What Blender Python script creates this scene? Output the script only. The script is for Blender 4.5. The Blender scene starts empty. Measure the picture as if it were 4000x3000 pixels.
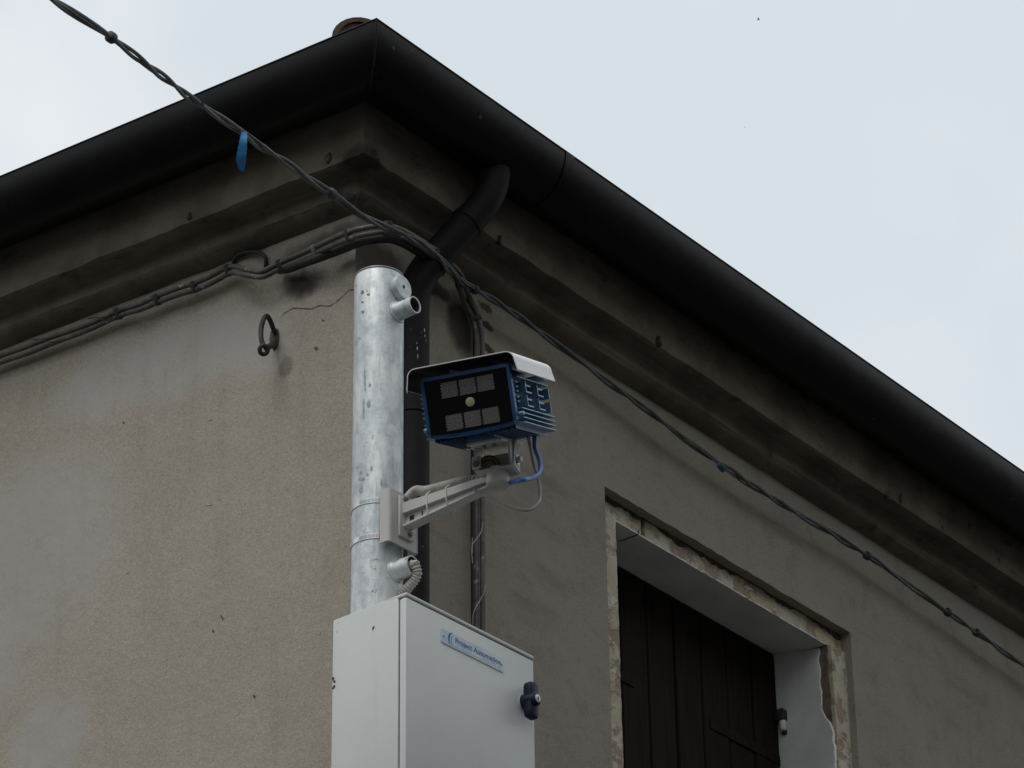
import bpy, bmesh, math, random
import numpy as np
from mathutils import Vector, Matrix

random.seed(7)
rad = math.radians
SC = bpy.context.scene
COL = SC.collection

# ------------------------------------------------------------------ camera
V = lambda *a: np.array(a, dtype=float)
FPX = 13310.0                                  # focal length in source pixels (4000 wide)
TH, PI_, RO = rad(37.926), rad(29.549), rad(-0.837)
cF = V(math.cos(TH)*math.cos(PI_), math.sin(TH)*math.cos(PI_), math.sin(PI_))
_r = V(math.sin(TH), -math.cos(TH), 0)
_u = np.cross(_r, cF)
cR = math.cos(RO)*_r + math.sin(RO)*_u
cU = -math.sin(RO)*_r + math.cos(RO)*_u
CAM = V(-5.32233364, -4.62333912, 1.6)
cd = bpy.data.cameras.new('camera')
cam = bpy.data.objects.new('camera', cd)
COL.objects.link(cam)
cd.sensor_width = 36.0
cd.lens = FPX/4000*36.0
cd.clip_start = 0.1
cd.clip_end = 5000
M = Matrix.Identity(4)
for i in range(3):
    M[i][0], M[i][1], M[i][2], M[i][3] = cR[i], cU[i], -cF[i], CAM[i]
cam.matrix_world = M
SC.camera = cam

# ------------------------------------------------------------------ world, sun, exposure
SUN_AZ, SUN_EL = 188.0, 55.0                   # direction towards the bright part of the cloud
w = bpy.data.worlds.new('World')
SC.world = w
w.use_nodes = True
nt = w.node_tree
nt.nodes.clear()
out = nt.nodes.new('ShaderNodeOutputWorld')
sky = nt.nodes.new('ShaderNodeTexSky')
sky.sky_type = 'NISHITA'
sky.sun_disc = False
sky.sun_elevation = rad(SUN_EL)
sky.sun_rotation = rad(90.0 - SUN_AZ)
sky.air_density = 1.0
sky.dust_density = 2.0
bg1 = nt.nodes.new('ShaderNodeBackground')
bg1.inputs['Strength'].default_value = 0.10
nt.links.new(sky.outputs[0], bg1.inputs['Color'])
tc = nt.nodes.new('ShaderNodeTexCoord')
nz = nt.nodes.new('ShaderNodeTexNoise')
nz.inputs['Scale'].default_value = 3.2
nz.inputs['Detail'].default_value = 5
nz.inputs['Roughness'].default_value = 0.55
nt.links.new(tc.outputs['Generated'], nz.inputs['Vector'])
cr = nt.nodes.new('ShaderNodeValToRGB')
cr.color_ramp.elements[0].position = 0.38
cr.color_ramp.elements[0].color = (0.715, 0.785, 0.835, 1)
cr.color_ramp.elements[1].position = 0.61
cr.color_ramp.elements[1].color = (1.0, 1.0, 0.995, 1)
nt.links.new(nz.outputs['Fac'], cr.inputs['Fac'])
bg2 = nt.nodes.new('ShaderNodeBackground')
bg2.inputs['Strength'].default_value = 1.0
nt.links.new(cr.outputs['Color'], bg2.inputs['Color'])
mx = nt.nodes.new('ShaderNodeMixShader')
mx.inputs['Fac'].default_value = 0.93
nt.links.new(bg1.outputs[0], mx.inputs[1])
nt.links.new(bg2.outputs[0], mx.inputs[2])
nt.links.new(mx.outputs[0], out.inputs['Surface'])

sl = bpy.data.lights.new('sun', 'SUN')
sl.energy = 1.3
sl.angle = rad(26)
sl.color = (1.0, 0.97, 0.93)
so = bpy.data.objects.new('sun', sl)
COL.objects.link(so)
sd = Vector((math.cos(rad(SUN_AZ))*math.cos(rad(SUN_EL)), math.sin(rad(SUN_AZ))*math.cos(rad(SUN_EL)), math.sin(rad(SUN_EL))))
so.rotation_euler = sd.to_track_quat('Z', 'Y').to_euler()
so.location = (-6, 0, 12)

SC.view_settings.view_transform = 'Standard'
SC.view_settings.look = 'None'
SC.view_settings.gamma = 1.0
SC.view_settings.use_curve_mapping = False
SC.view_settings.exposure = 0.0

# ------------------------------------------------------------------ sight lines and frames
def ray(x, y):
    return cF + (x-2000)/FPX*cR - (y-1500)/FPX*cU
def on_plane(x, y, p0, n):
    d = ray(x, y)
    return CAM + d*(((p0-CAM) @ n)/(d @ n))
def at_depth(x, y, c):
    return CAM + ray(x, y)*c
AL = rad(94.1)                                  # the house corner is not quite square
uL = V(math.cos(AL), math.sin(AL), 0)           # along the left wall, away from the corner
nL = V(-math.sin(AL), math.cos(AL), 0)          # outward normal of the left wall
uR = V(1, 0, 0)
nR = V(0, -1, 0)
def onR(x, y, o=0.0):
    return on_plane(x, y, nR*o, nR)
def onL(x, y, o=0.0):
    return on_plane(x, y, nL*o, nL)
def mitre(o):
    A = np.array([[0, -1], [nL[0], nL[1]]])
    q = np.linalg.solve(A, [o, o])
    return V(q[0], q[1], 0)
P0 = V(-0.23079838, -0.27337264, 0)             # foot of the steel pole
BB = rad(-1.2)
bx = V(math.cos(BB), math.sin(BB), 0)
by = V(-math.sin(BB), math.cos(BB), 0)
def B(x, y, z):                                 # frame of pole, cabinet and bracket
    return P0 + bx*x + by*y + V(0, 0, z)
ZV = V(0, 0, 1)
BAX = (bx, by, ZV)
# camera housing: w across, d backwards, v up
HAZ, HTI = rad(18.6), rad(22.3)
hd = V(math.cos(HAZ)*math.cos(HTI), math.sin(HAZ)*math.cos(HTI), math.sin(HTI))
hw = V(math.sin(HAZ), -math.cos(HAZ), 0)
hv = np.cross(hw, hd)

# ------------------------------------------------------------------ mesh helpers
def T3(o, ax):
    ax = [np.asarray(a, float) for a in ax]
    return lambda p: o + ax[0]*p[0] + ax[1]*p[1] + ax[2]*p[2]

class MB:
    def __init__(s):
        s.v, s.f = [], []
    def add(s, vs, fs):
        n = len(s.v)
        s.v += [np.asarray(p, float) for p in vs]
        s.f += [tuple(i+n for i in f) for f in fs]
        return s
    def box(s, lo, hi, tr=None, bev=0.0, seg=2):
        bm = bmesh.new()
        bmesh.ops.create_cube(bm, size=1)
        for q in bm.verts:
            for k in range(3):
                q.co[k] = lo[k] if q.co[k] < 0 else hi[k]
        if bev:
            bmesh.ops.bevel(bm, geom=bm.edges[:], offset=bev, segments=seg, affect='EDGES', profile=0.5)
        return s.bm(bm, tr)
    def bm(s, bm, tr=None):
        bm.verts.index_update()
        vs = [np.array(q.co) for q in bm.verts]
        if tr: vs = [tr(q) for q in vs]
        s.add(vs, [[q.index for q in f.verts] for f in bm.faces])
        bm.free()
        return s
    def tube(s, path, r, n=12, caps=True, closed=False):
        path = [np.asarray(p, float) for p in path]
        N = len(path)
        rr = r if hasattr(r, '__len__') else [r]*N
        up = None
        vs = []
        for i in range(N):
            a = path[(i-1) % N] if closed else path[max(i-1, 0)]
            b = path[(i+1) % N] if closed else path[min(i+1, N-1)]
            t = b-a
            t = t/(np.linalg.norm(t)+1e-12)
            if up is None:
                up = np.cross(t, V(0.13, 0.21, 1.0))
                if np.linalg.norm(up) < 0.1: up = np.cross(t, V(1, 0, 0))
            up = up - t*(up @ t)
            up = up/np.linalg.norm(up)
            sd_ = np.cross(t, up)
            for k in range(n):
                an = 2*math.pi*k/n
                vs.append(path[i] + rr[i]*(math.cos(an)*up + math.sin(an)*sd_))
        fs = []
        for i in range(N if closed else N-1):
            j = (i+1) % N
            for k in range(n):
                m = (k+1) % n
                fs.append((i*n+k, j*n+k, j*n+m, i*n+m))
        if caps and not closed:
            fs.append(tuple(range(n)))
            fs.append(tuple(range((N-1)*n, N*n))[::-1])
        return s.add(vs, fs)
    def lathe(s, o, axis, prof, n=32, caps=True):
        """prof: (radius, distance along axis)"""
        axis = np.asarray(axis, float)/np.linalg.norm(axis)
        a = np.cross(axis, V(0.3, 0.2, 1) if abs(axis[2]) < 0.9 else V(1, 0, 0))
        a /= np.linalg.norm(a)
        b = np.cross(axis, a)
        vs, fs = [], []
        for r, h in prof:
            for k in range(n):
                an = 2*math.pi*k/n
                vs.append(o + axis*h + r*(math.cos(an)*a + math.sin(an)*b))
        for i in range(len(prof)-1):
            for k in range(n):
                m = (k+1) % n
                fs.append((i*n+k, i*n+m, (i+1)*n+m, (i+1)*n+k))
        if caps:
            fs.append(tuple(range(n))[::-1])
            fs.append(tuple(range((len(prof)-1)*n, len(prof)*n)))
        return s.add(vs, fs)
    def prism(s, poly, h0, h1, tr, bev=0.0):
        """poly in local xy, extruded in local z from h0 to h1"""
        bm = bmesh.new()
        lo = [bm.verts.new((p[0], p[1], h0)) for p in poly]
        f = bm.faces.new(lo)
        r = bmesh.ops.extrude_face_region(bm, geom=[f])
        for q in r['geom']:
            if isinstance(q, bmesh.types.BMVert): q.co.z = h1
        bmesh.ops.recalc_face_normals(bm, faces=bm.faces[:])
        if bev:
            bmesh.ops.bevel(bm, geom=bm.edges[:], offset=bev, segments=2, affect='EDGES', profile=0.5)
        return s.bm(bm, tr)
    def sheet(s, rows):
        n = len(rows[0])
        vs = [p for r in rows for p in r]
        fs = [(i*n+k, i*n+k+1, (i+1)*n+k+1, (i+1)*n+k) for i in range(len(rows)-1) for k in range(n-1)]
        return s.add(vs, fs)
    def build(s, name, mat, parent=None, smooth=True, origin=None, angle=40):
        off = wloc(parent)
        o0 = np.asarray(origin, float) if origin is not None else off
        me = bpy.data.meshes.new(name)
        me.from_pydata([tuple(p-o0) for p in s.v], [], s.f)
        bm = bmesh.new()
        bm.from_mesh(me)
        bmesh.ops.recalc_face_normals(bm, faces=bm.faces[:])
        bm.to_mesh(me)
        bm.free()
        if smooth:
            me.polygons.foreach_set('use_smooth', [True]*len(me.polygons))
            try:
                me.set_sharp_from_angle(angle=rad(angle))
            except Exception:
                pass
        me.materials.append(mat)
        o = bpy.data.objects.new(name, me)
        COL.objects.link(o)
        if parent is not None:
            o.parent = parent
        o.location = tuple(o0-off)
        WL[o.name] = o0
        return o
WL = {}
def wloc(o):
    return V(0, 0, 0) if o is None else WL[o.name]

def tag(o, label=None, cat=None, group=None, kind=None):
    if label: o['label'] = label
    if cat: o['category'] = cat
    if group: o['group'] = group
    if kind: o['kind'] = kind
    return o
def empty(name, loc):
    o = bpy.data.objects.new(name, None)
    o.empty_display_size = 0.1
    COL.objects.link(o)
    o.location = tuple(loc)
    WL[o.name] = np.asarray(loc, float)
    return o
def copy_at(o, delta, parent=None):
    c = o.copy()
    COL.objects.link(c)
    c.parent = parent if parent is not None else o.parent
    c.location = o.location + Vector(tuple(delta))
    WL[c.name] = WL[o.name] + np.asarray(delta, float)
    return c
def spline(pts, per=8):
    pts = [np.asarray(p, float) for p in pts]
    P = [2*pts[0]-pts[1]] + pts + [2*pts[-1]-pts[-2]]
    o = []
    for i in range(1, len(P)-2):
        for k in range(per):
            t = k/per
            a, b, c, d = P[i-1], P[i], P[i+1], P[i+2]
            o.append(0.5*((2*b)+(-a+c)*t+(2*a-5*b+4*c-d)*t*t+(-a+3*b-3*c+d)*t**3))
    o.append(pts[-1])
    return o
def resample(path, step):
    path = np.array(path)
    seg = np.linalg.norm(np.diff(path, axis=0), axis=1)
    s = np.concatenate([[0], np.cumsum(seg)])
    n = max(2, int(s[-1]/step)+1)
    q = np.linspace(0, s[-1], n)
    return [V(*[np.interp(x, s, path[:, k]) for k in range(3)]) for x in q], q

# ------------------------------------------------------------------ materials
class NT:
    def __init__(s, name):
        s.m = bpy.data.materials.new(name)
        s.m.use_nodes = True
        s.t = s.m.node_tree
        s.p = s.t.nodes['Principled BSDF']
        s.o = s.t.nodes['Material Output']
        tcn = s.t.nodes.new('ShaderNodeTexCoord')
        s.co = tcn.outputs['Object']
    def n(s, kind, **kw):
        return s.t.nodes.new(kind)
    def l(s, a, b):
        s.t.links.new(a, b)
    def setin(s, sock, v):
        if hasattr(v, 'is_output'): s.l(v, sock)
        elif isinstance(v, (tuple, list)) and len(v) == 3 and sock.type == 'RGBA': sock.default_value = (*v, 1)
        else: sock.default_value = v
    def noise(s, scale, detail=4, rough=0.55, vec=None, dist=0.0, color=False):
        q = s.n('ShaderNodeTexNoise')
        s.l(vec or s.co, q.inputs['Vector'])
        q.inputs['Scale'].default_value = scale
        q.inputs['Detail'].default_value = detail
        q.inputs['Roughness'].default_value = rough
        q.inputs['Distortion'].default_value = dist
        return q.outputs['Color' if color else 'Fac']
    def voro(s, scale, feat='F1', vec=None, out='Distance', rnd=1.0):
        q = s.n('ShaderNodeTexVoronoi')
        q.feature = feat
        s.l(vec or s.co, q.inputs['Vector'])
        q.inputs['Scale'].default_value = scale
        q.inputs['Randomness'].default_value = rnd
        return q.outputs[out]
    def math(s, op, a, b=0.0, clamp=False):
        q = s.n('ShaderNodeMath')
        q.operation = op
        q.use_clamp = clamp
        s.setin(q.inputs[0], a)
        s.setin(q.inputs[1], b)
        return q.outputs[0]
    def vmath(s, op, a, b=(0, 0, 0), scale=None):
        q = s.n('ShaderNodeVectorMath')
        q.operation = op
        s.setin(q.inputs[0], a)
        if scale is None: s.setin(q.inputs[1], b)
        else: s.setin(q.inputs['Scale'], scale)
        return q.outputs['Value' if op in ('LENGTH', 'DISTANCE', 'DOT_PRODUCT') else 'Vector']
    def ss(s, x, a, b):
        q = s.n('ShaderNodeMapRange')
        q.interpolation_type = 'SMOOTHSTEP'
        s.setin(q.inputs[0], x)
        q.inputs[1].default_value = a
        q.inputs[2].default_value = b
        q.inputs[3].default_value = 0
        q.inputs[4].default_value = 1
        return q.outputs[0]
    def mix(s, f, a, b, mode='MIX'):
        q = s.n('ShaderNodeMix')
        q.data_type = 'RGBA'
        q.blend_type = mode
        s.setin(q.inputs[0], f)
        s.setin(q.inputs[6], a)
        s.setin(q.inputs[7], b)
        return q.outputs[2]
    def mapping(s, scale, vec=None):
        return s.vmath('MULTIPLY', vec or s.co, scale)
    def bump(s, h, strength=0.3, dist=0.002, prev=None):
        q = s.n('ShaderNodeBump')
        q.inputs['Strength'].default_value = strength
        q.inputs['Distance'].default_value = dist
        s.setin(q.inputs['Height'], h)
        if prev: s.l(prev, q.inputs['Normal'])
        return q.outputs[0]
    def blob(s, c, r, amp, scale, a=0.0, b=0.35, ax=(0, 1, 1)):
        """a stain of its own shape: 1 inside an ellipse with a ragged edge"""
        nz_ = s.vmath('SUBTRACT', s.noise(scale, 4, 0.6, color=True), (0.5, 0.5, 0.5))
        p = s.vmath('ADD', s.co, s.vmath('SCALE', nz_, scale=amp))
        d = s.vmath('DIVIDE', s.vmath('SUBTRACT', p, tuple(c)), tuple(r))
        d = s.vmath('MULTIPLY', d, tuple(float(k) for k in ax))
        return s.ss(s.math('SUBTRACT', 1.0, s.vmath('LENGTH', d)), a, b)
    def done(s, color, rough=0.6, metal=0.0, normal=None, spec=None):
        s.setin(s.p.inputs['Base Color'], color)
        s.setin(s.p.inputs['Roughness'], rough)
        s.setin(s.p.inputs['Metallic'], metal)
        if normal: s.l(normal, s.p.inputs['Normal'])
        if spec is not None: s.p.inputs['Specular IOR Level'].default_value = spec
        return s.m

def simple(name, col, rough=0.5, metal=0.0, var=0.15, vscale=40, bump=0.0, bscale=200, spec=None, dirt=0.0, dirtcol=(0.06, 0.055, 0.05)):
    k = NT(name)
    nz_ = k.noise(vscale, 5, 0.6)
    lo = tuple(c*(1-var) for c in col)
    hi = tuple(min(1, c*(1+var)) for c in col)
    c = k.mix(k.ss(nz_, 0.3, 0.7), lo, hi)
    if dirt:
        d = k.ss(k.noise(vscale*0.45, 6, 0.7), 0.62-dirt*0.2, 0.8)
        c = k.mix(k.math('MULTIPLY', d, dirt), c, dirtcol)
    nrm = k.bump(k.noise(bscale, 3), bump, 0.001) if bump else None
    r = k.math('ADD', rough-0.06, k.math('MULTIPLY', k.noise(vscale*1.7, 4), 0.12))
    return k.done(c, r, metal, nrm, spec)

def stucco(name, side):
    k = NT(name)
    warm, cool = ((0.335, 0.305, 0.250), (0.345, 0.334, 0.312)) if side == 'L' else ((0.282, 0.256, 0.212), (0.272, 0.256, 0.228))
    big = k.noise(2.3, 5, 0.6)
    if side == 'L':
        # smoother grey skim-coat patches on the left wall (y = distance from the corner, z = height)
        bl = [((0, 0.60, 5.850), (1, 0.46, 0.135)), ((0, 1.00, 5.44), (1, 0.36, 0.35)), ((0, 0.90, 4.90), (1, 0.16, 0.16)),
              ((0, 1.30, 5.15), (1, 0.42, 0.25)), ((0, 0.30, 5.80), (1, 0.16, 0.10))]
        m = None
        for c, r in bl:
            q = k.blob(c, r, 0.15, 4.5, -0.05, 0.50)
            m = q if m is None else k.math('MAXIMUM', m, q)
        m = k.math('MULTIPLY', m, k.ss(k.noise(9.0, 6, 0.7), 0.24, 0.50))
    else:
        m = k.ss(k.noise(2.2, 5, 0.65), 0.48, 0.66)
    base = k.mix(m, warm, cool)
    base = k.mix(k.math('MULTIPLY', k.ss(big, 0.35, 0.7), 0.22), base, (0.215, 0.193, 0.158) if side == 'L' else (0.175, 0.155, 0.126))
    # trowel sweeps and faint runs of water
    tw = k.ss(k.noise(7.5, 5, 0.6, vec=k.mapping((1.0, 1.0, 2.6)), dist=0.6), 0.30, 0.72)
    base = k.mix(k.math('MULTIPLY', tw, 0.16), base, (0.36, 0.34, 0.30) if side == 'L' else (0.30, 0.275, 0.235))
    rn = k.ss(k.noise(16, 4, 0.6, vec=k.mapping((1.0, 1.0, 0.14))), 0.52, 0.74)
    base = k.mix(k.math('MULTIPLY', rn, 0.15), base, (0.15, 0.135, 0.11))
    # sand grain
    g = k.noise(330, 3, 0.7)
    g2 = k.noise(120, 3, 0.7)
    amt = k.math('SUBTRACT', 1.0, k.math('MULTIPLY', m, 0.75))
    gr = k.math('MULTIPLY', k.math('SUBTRACT', k.ss(g, 0.3, 0.7), 0.5), amt)
    gr2 = k.math('MULTIPLY', k.math('SUBTRACT', k.ss(g2, 0.3, 0.7), 0.5), amt)
    f = k.math('ADD', 1.0, k.math('ADD', k.math('MULTIPLY', gr, 0.34), k.math('MULTIPLY', gr2, 0.20)))
    base = k.mix(1.0, base, f, 'MULTIPLY')
    pit = k.math('MULTIPLY', k.math('SUBTRACT', 1.0, k.ss(k.voro(62), 0.07, 0.14)), k.math('MULTIPLY', amt, k.ss(k.noise(30, 2), 0.45, 0.6)))
    base = k.mix(k.math('MULTIPLY', pit, 0.65), base, (0.035, 0.033, 0.03))
    pale_fleck = k.math('MULTIPLY', k.math('SUBTRACT', 1.0, k.ss(k.voro(33), 0.03, 0.05)), k.math('MULTIPLY', amt, k.ss(k.noise(22, 2), 0.5, 0.6)))  # pale flecks in the sand grain
    base = k.mix(k.math('MULTIPLY', pale_fleck, 0.6), base, (0.5, 0.5, 0.48))
    if side == 'L':
        sc_ = onL(1185, 1112)
        soot = k.blob((0, sc_[1], sc_[2]), (1, 0.090, 0.055), 0.06, 16, 0.0, 0.75)
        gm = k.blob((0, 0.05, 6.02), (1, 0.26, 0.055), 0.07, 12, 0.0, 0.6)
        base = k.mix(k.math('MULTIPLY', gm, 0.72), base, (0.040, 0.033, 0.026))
        s2 = k.blob((0, 0.205, 5.715), (1, 0.03, 0.04), 0.03, 25, 0.0, 0.5)
        base = k.mix(k.math('MULTIPLY', soot, 0.88), base, (0.012, 0.012, 0.012))
        base = k.mix(k.math('MULTIPLY', s2, 0.45), base, (0.05, 0.046, 0.04))
    else:
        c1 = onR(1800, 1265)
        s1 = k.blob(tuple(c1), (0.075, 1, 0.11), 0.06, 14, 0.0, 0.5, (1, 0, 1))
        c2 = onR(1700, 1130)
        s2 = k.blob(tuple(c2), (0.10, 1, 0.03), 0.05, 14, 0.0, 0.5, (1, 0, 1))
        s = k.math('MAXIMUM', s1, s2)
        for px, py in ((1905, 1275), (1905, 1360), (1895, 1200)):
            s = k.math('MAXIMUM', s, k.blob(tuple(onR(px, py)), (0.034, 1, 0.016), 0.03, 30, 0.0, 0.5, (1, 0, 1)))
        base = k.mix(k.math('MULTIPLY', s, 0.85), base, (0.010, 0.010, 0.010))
        br = k.ss(k.noise(3.4, 5, 0.6, vec=k.mapping((0.35, 1, 1.6))), 0.52, 0.75)
        base = k.mix(k.math('MULTIPLY', br, 0.62), base, (0.115, 0.090, 0.066))
        mo = k.ss(k.noise(10, 6, 0.7), 0.50, 0.68)
        base = k.mix(k.math('MULTIPLY', mo, 0.30), base, (0.13, 0.112, 0.088))
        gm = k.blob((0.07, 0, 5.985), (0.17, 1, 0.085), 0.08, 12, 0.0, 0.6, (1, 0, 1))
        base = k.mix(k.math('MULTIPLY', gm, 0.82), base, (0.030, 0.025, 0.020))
    n1 = k.bump(k.noise(7, 4), 0.25, 0.02)
    n2 = k.bump(k.math('MULTIPLY', k.noise(210, 4, 0.75), amt), 0.55, 0.004, n1)
    return k.done(base, 0.92, 0, n2, 0.25)

def cornice_mat():
    k = NT('sooty_plaster')
    c = k.mix(k.ss(k.noise(5, 6, 0.65), 0.35, 0.65), (0.105, 0.091, 0.070), (0.172, 0.150, 0.118))
    s = k.ss(k.noise(11, 6, 0.7, vec=k.mapping((1, 1, 2.2))), 0.56, 0.72)
    c = k.mix(k.math('MULTIPLY', s, 0.7), c, (0.026, 0.024, 0.021))
    c = k.mix(k.math('MULTIPLY', k.math('SUBTRACT', 1, k.ss(k.voro(26), 0.04, 0.08)), 0.5), c, (0.02, 0.02, 0.018))
    mc = mitre(.10)
    st = k.blob((mc[0], mc[1], 6.125), (.085, .085, .055), .08, 14, 0.0, .4, (1, 1, 1))
    c = k.mix(k.math('MULTIPLY', st, 0.65), c, (0.012, 0.012, 0.012))
    n1 = k.bump(k.noise(14, 4), 0.5, 0.012)
    n2 = k.bump(k.noise(150, 3), 0.3, 0.003, n1)
    return k.done(c, 0.95, 0, n2, 0.2)

def galv():
    k = NT('galvanised_steel')
    va = k.n('ShaderNodeTexVoronoi')
    warp = k.vmath('ADD', k.co, k.vmath('SCALE', k.noise(45, 5, 0.7, color=True), scale=0.055))
    k.l(k.mapping((1, 1, 0.55), warp), va.inputs['Vector'])
    va.inputs['Scale'].default_value = 75
    sp = k.n('ShaderNodeSeparateColor')
    k.l(va.outputs['Color'], sp.inputs[0])
    mot = k.math('ADD', k.math('MULTIPLY', sp.outputs[0], 0.45), k.math('MULTIPLY', k.ss(k.noise(26, 6, 0.7), 0.3, 0.7), 0.55))
    c = k.mix(mot, (0.34, 0.39, 0.42), (0.63, 0.67, 0.68))
    c = k.mix(k.math('MULTIPLY', k.ss(k.noise(9, 5, 0.6, vec=k.mapping((2.2, 2.2, 0.5))), 0.45, 0.62), 0.75), c, (0.74, 0.77, 0.765))
    drip = k.ss(k.noise(30, 3, 0.6, vec=k.mapping((2.0, 2.0, 0.13))), 0.58, 0.68)
    c = k.mix(k.math('MULTIPLY', drip, 0.55), c, (0.33, 0.355, 0.365))
    dk = k.math('MULTIPLY', k.ss(k.noise(48, 5, 0.75), 0.63, 0.69), k.ss(k.noise(8, 3), 0.50, 0.60))
    c = k.mix(k.math('MULTIPLY', dk, 0.7), c, (0.13, 0.13, 0.12))
    n = k.bump(k.noise(60, 4), 0.15, 0.003)
    return k.done(c, k.math('ADD', 0.42, k.math('MULTIPLY', sp.outputs[1], 0.2)), 0.35, n)

def gutter_mat():
    k = NT('dark_painted_metal')
    c = k.mix(k.ss(k.noise(4, 5, 0.6, vec=k.mapping((1, 1, 1))), 0.35, 0.65), (0.0025, 0.0027, 0.0034), (0.0058, 0.0058, 0.0062))
    spot = k.math('MULTIPLY', k.math('SUBTRACT', 1, k.ss(k.voro(9), 0.030, 0.060)), k.ss(k.noise(14, 3), 0.45, 0.6))
    c = k.mix(k.math('MULTIPLY', spot, 0.4), c, (0.20, 0.21, 0.21))
    stre = k.math('MULTIPLY', k.ss(k.noise(40, 2, 0.5, vec=k.mapping((1, 1, 0.12))), 0.66, 0.74), k.ss(k.noise(3, 3), 0.55, 0.7))
    c = k.mix(k.math('MULTIPLY', stre, 0.25), c, (0.10, 0.105, 0.11))
    n = k.bump(k.noise(5, 3), 0.12, 0.02)
    return k.done(c, k.math('ADD', 0.30, k.math('MULTIPLY', k.noise(7, 4), 0.16)), 0, n, 0.15)

def stone_mat():
    k = NT('flaking_stone')
    c = k.mix(k.ss(k.noise(9, 6, 0.65), 0.35, 0.65), (0.43, 0.375, 0.265), (0.51, 0.475, 0.39))
    pk = k.ss(k.noise(17, 6, 0.65), 0.52, 0.60)
    c = k.mix(k.math('MULTIPLY', pk, 0.8), c, (0.27, 0.205, 0.15))
    gd = k.ss(k.noise(33, 6, 0.75, vec=k.vmath('ADD', k.co, (3, 1, 9))), 0.54, 0.66)
    c = k.mix(k.math('MULTIPLY', gd, 0.55), c, (0.16, 0.13, 0.10))
    wh = k.ss(k.noise(26, 5, 0.6, vec=k.vmath('ADD', k.co, (7, 3, 2))), 0.57, 0.63)
    c = k.mix(k.math('MULTIPLY', wh, 0.85), c, (0.56, 0.545, 0.50))
    dk = k.math('SUBTRACT', 1, k.ss(k.voro(70), 0.06, 0.12))
    c = k.mix(k.math('MULTIPLY', k.math('MULTIPLY', dk, k.ss(k.noise(20, 2), 0.5, 0.6)), 0.8), c, (0.05, 0.04, 0.03))
    h = k.math('ADD', k.math('MULTIPLY', pk, -0.6), k.math('ADD', wh, k.noise(40, 5, 0.7)))
    n = k.bump(h, 0.7, 0.006)
    return k.done(c, 0.9, 0, n, 0.25)

def wood_mat():
    k = NT('dark_shutter_wood')
    g = k.noise(14, 5, 0.6, vec=k.mapping((6, 6, 0.35)))
    c = k.mix(k.ss(g, 0.3, 0.7), (0.0060, 0.0045, 0.0036), (0.017, 0.0118, 0.0090))
    n = k.bump(g, 0.4, 0.003)
    return k.done(c, 0.8, 0, n, 0.12)

def paint(name, col, grime=0.25):
    k = NT(name)
    c = k.mix(k.math('MULTIPLY', k.ss(k.noise(6, 5, 0.6), 0.35, 0.7), 0.5), col, tuple(q*0.93 for q in col))
    st = k.ss(k.noise(26, 4, 0.6, vec=k.mapping((1, 1, 0.12))), 0.56, 0.75)
    c = k.mix(k.math('MULTIPLY', st, grime*0.45), c, tuple(q*0.72 for q in col))
    sp_ = k.math('MULTIPLY', k.math('SUBTRACT', 1, k.ss(k.voro(38), 0.022, 0.045)), k.ss(k.noise(9, 3), 0.50, 0.6))
    c = k.mix(k.math('MULTIPLY', sp_, 0.8*min(1, grime*2)), c, (0.16, 0.14, 0.11))
    n = k.bump(k.noise(420, 2), 0.06, 0.0008)
    return k.done(c, k.math('ADD', 0.36, k.math('MULTIPLY', k.noise(12, 4), 0.16)), 0, n)

def cable_mat(name, col, speck=0.0):
    k = NT(name)
    c = k.mix(k.ss(k.noise(30, 5, 0.65), 0.35, 0.65), tuple(q*0.75 for q in col), tuple(q*1.25 for q in col))
    if speck:
        d = k.ss(k.noise(42, 5, 0.7), 0.62, 0.66)
        c = k.mix(k.math('MULTIPLY', d, speck), c, (0.30, 0.28, 0.24))
    n = k.bump(k.noise(90, 3), 0.3, 0.002)
    return k.done(c, 0.6, 0, n)

def led_mat():
    k = NT('led_panel_dots')
    v1 = k.voro(430, rnd=0.25)
    d = k.ss(v1, 0.30, 0.55)
    c = k.mix(d, (0.21, 0.20, 0.20), (0.05, 0.047, 0.047))
    return k.done(c, 0.35)

def clamp_mat():
    k = NT('slotted_steel_band')
    return k.done(k.mix(k.ss(k.noise(60, 3), 0.3, 0.7), (0.55, 0.56, 0.56), (0.72, 0.73, 0.73)), 0.3, 0.55)

def plate_mat():
    k = NT('pale_blue_label_plate')
    c = k.mix(k.ss(k.noise(14, 4, 0.5, vec=k.mapping((1, 1, 0.7))), 0.38, 0.62), (0.40, 0.53, 0.68), (0.54, 0.62, 0.69))
    return k.done(c, 0.22, 0)

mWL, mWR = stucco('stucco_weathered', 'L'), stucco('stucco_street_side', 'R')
mCor = cornice_mat()
mGal, mGut, mSto, mWood = galv(), gutter_mat(), stone_mat(), wood_mat()
mBox = paint('cabinet_enamel', (0.53, 0.555, 0.55), 0.3)
mBrk = paint('bracket_enamel', (0.46, 0.46, 0.435), 0.35)
mVis = paint('visor_enamel', (0.80, 0.81, 0.82), 0.5)
mBlue = simple('blue_anodised', (0.011, 0.066, 0.180), 0.40, 0.25, 0.2, 30)
mBlueEdge = simple('blue_edge_worn', (0.16, 0.28, 0.40), 0.35, 0.5, 0.2, 60)
mGlass = simple('black_front_glass', (0.004, 0.004, 0.005), 0.10, 0, 0.1, spec=0.25)
mLed = led_mat()
mLens = simple('pale_lens', (0.36, 0.35, 0.22), 0.25, 0, 0.06)
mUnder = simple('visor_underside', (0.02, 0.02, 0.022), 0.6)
mBand = clamp_mat()
mBolt = simple('zinc_bolt', (0.46, 0.46, 0.46), 0.35, 0.7, 0.2, 90)
mDarkBolt = simple('dull_bolt', (0.20, 0.20, 0.20), 0.45, 0.6, 0.25, 90)
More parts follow.
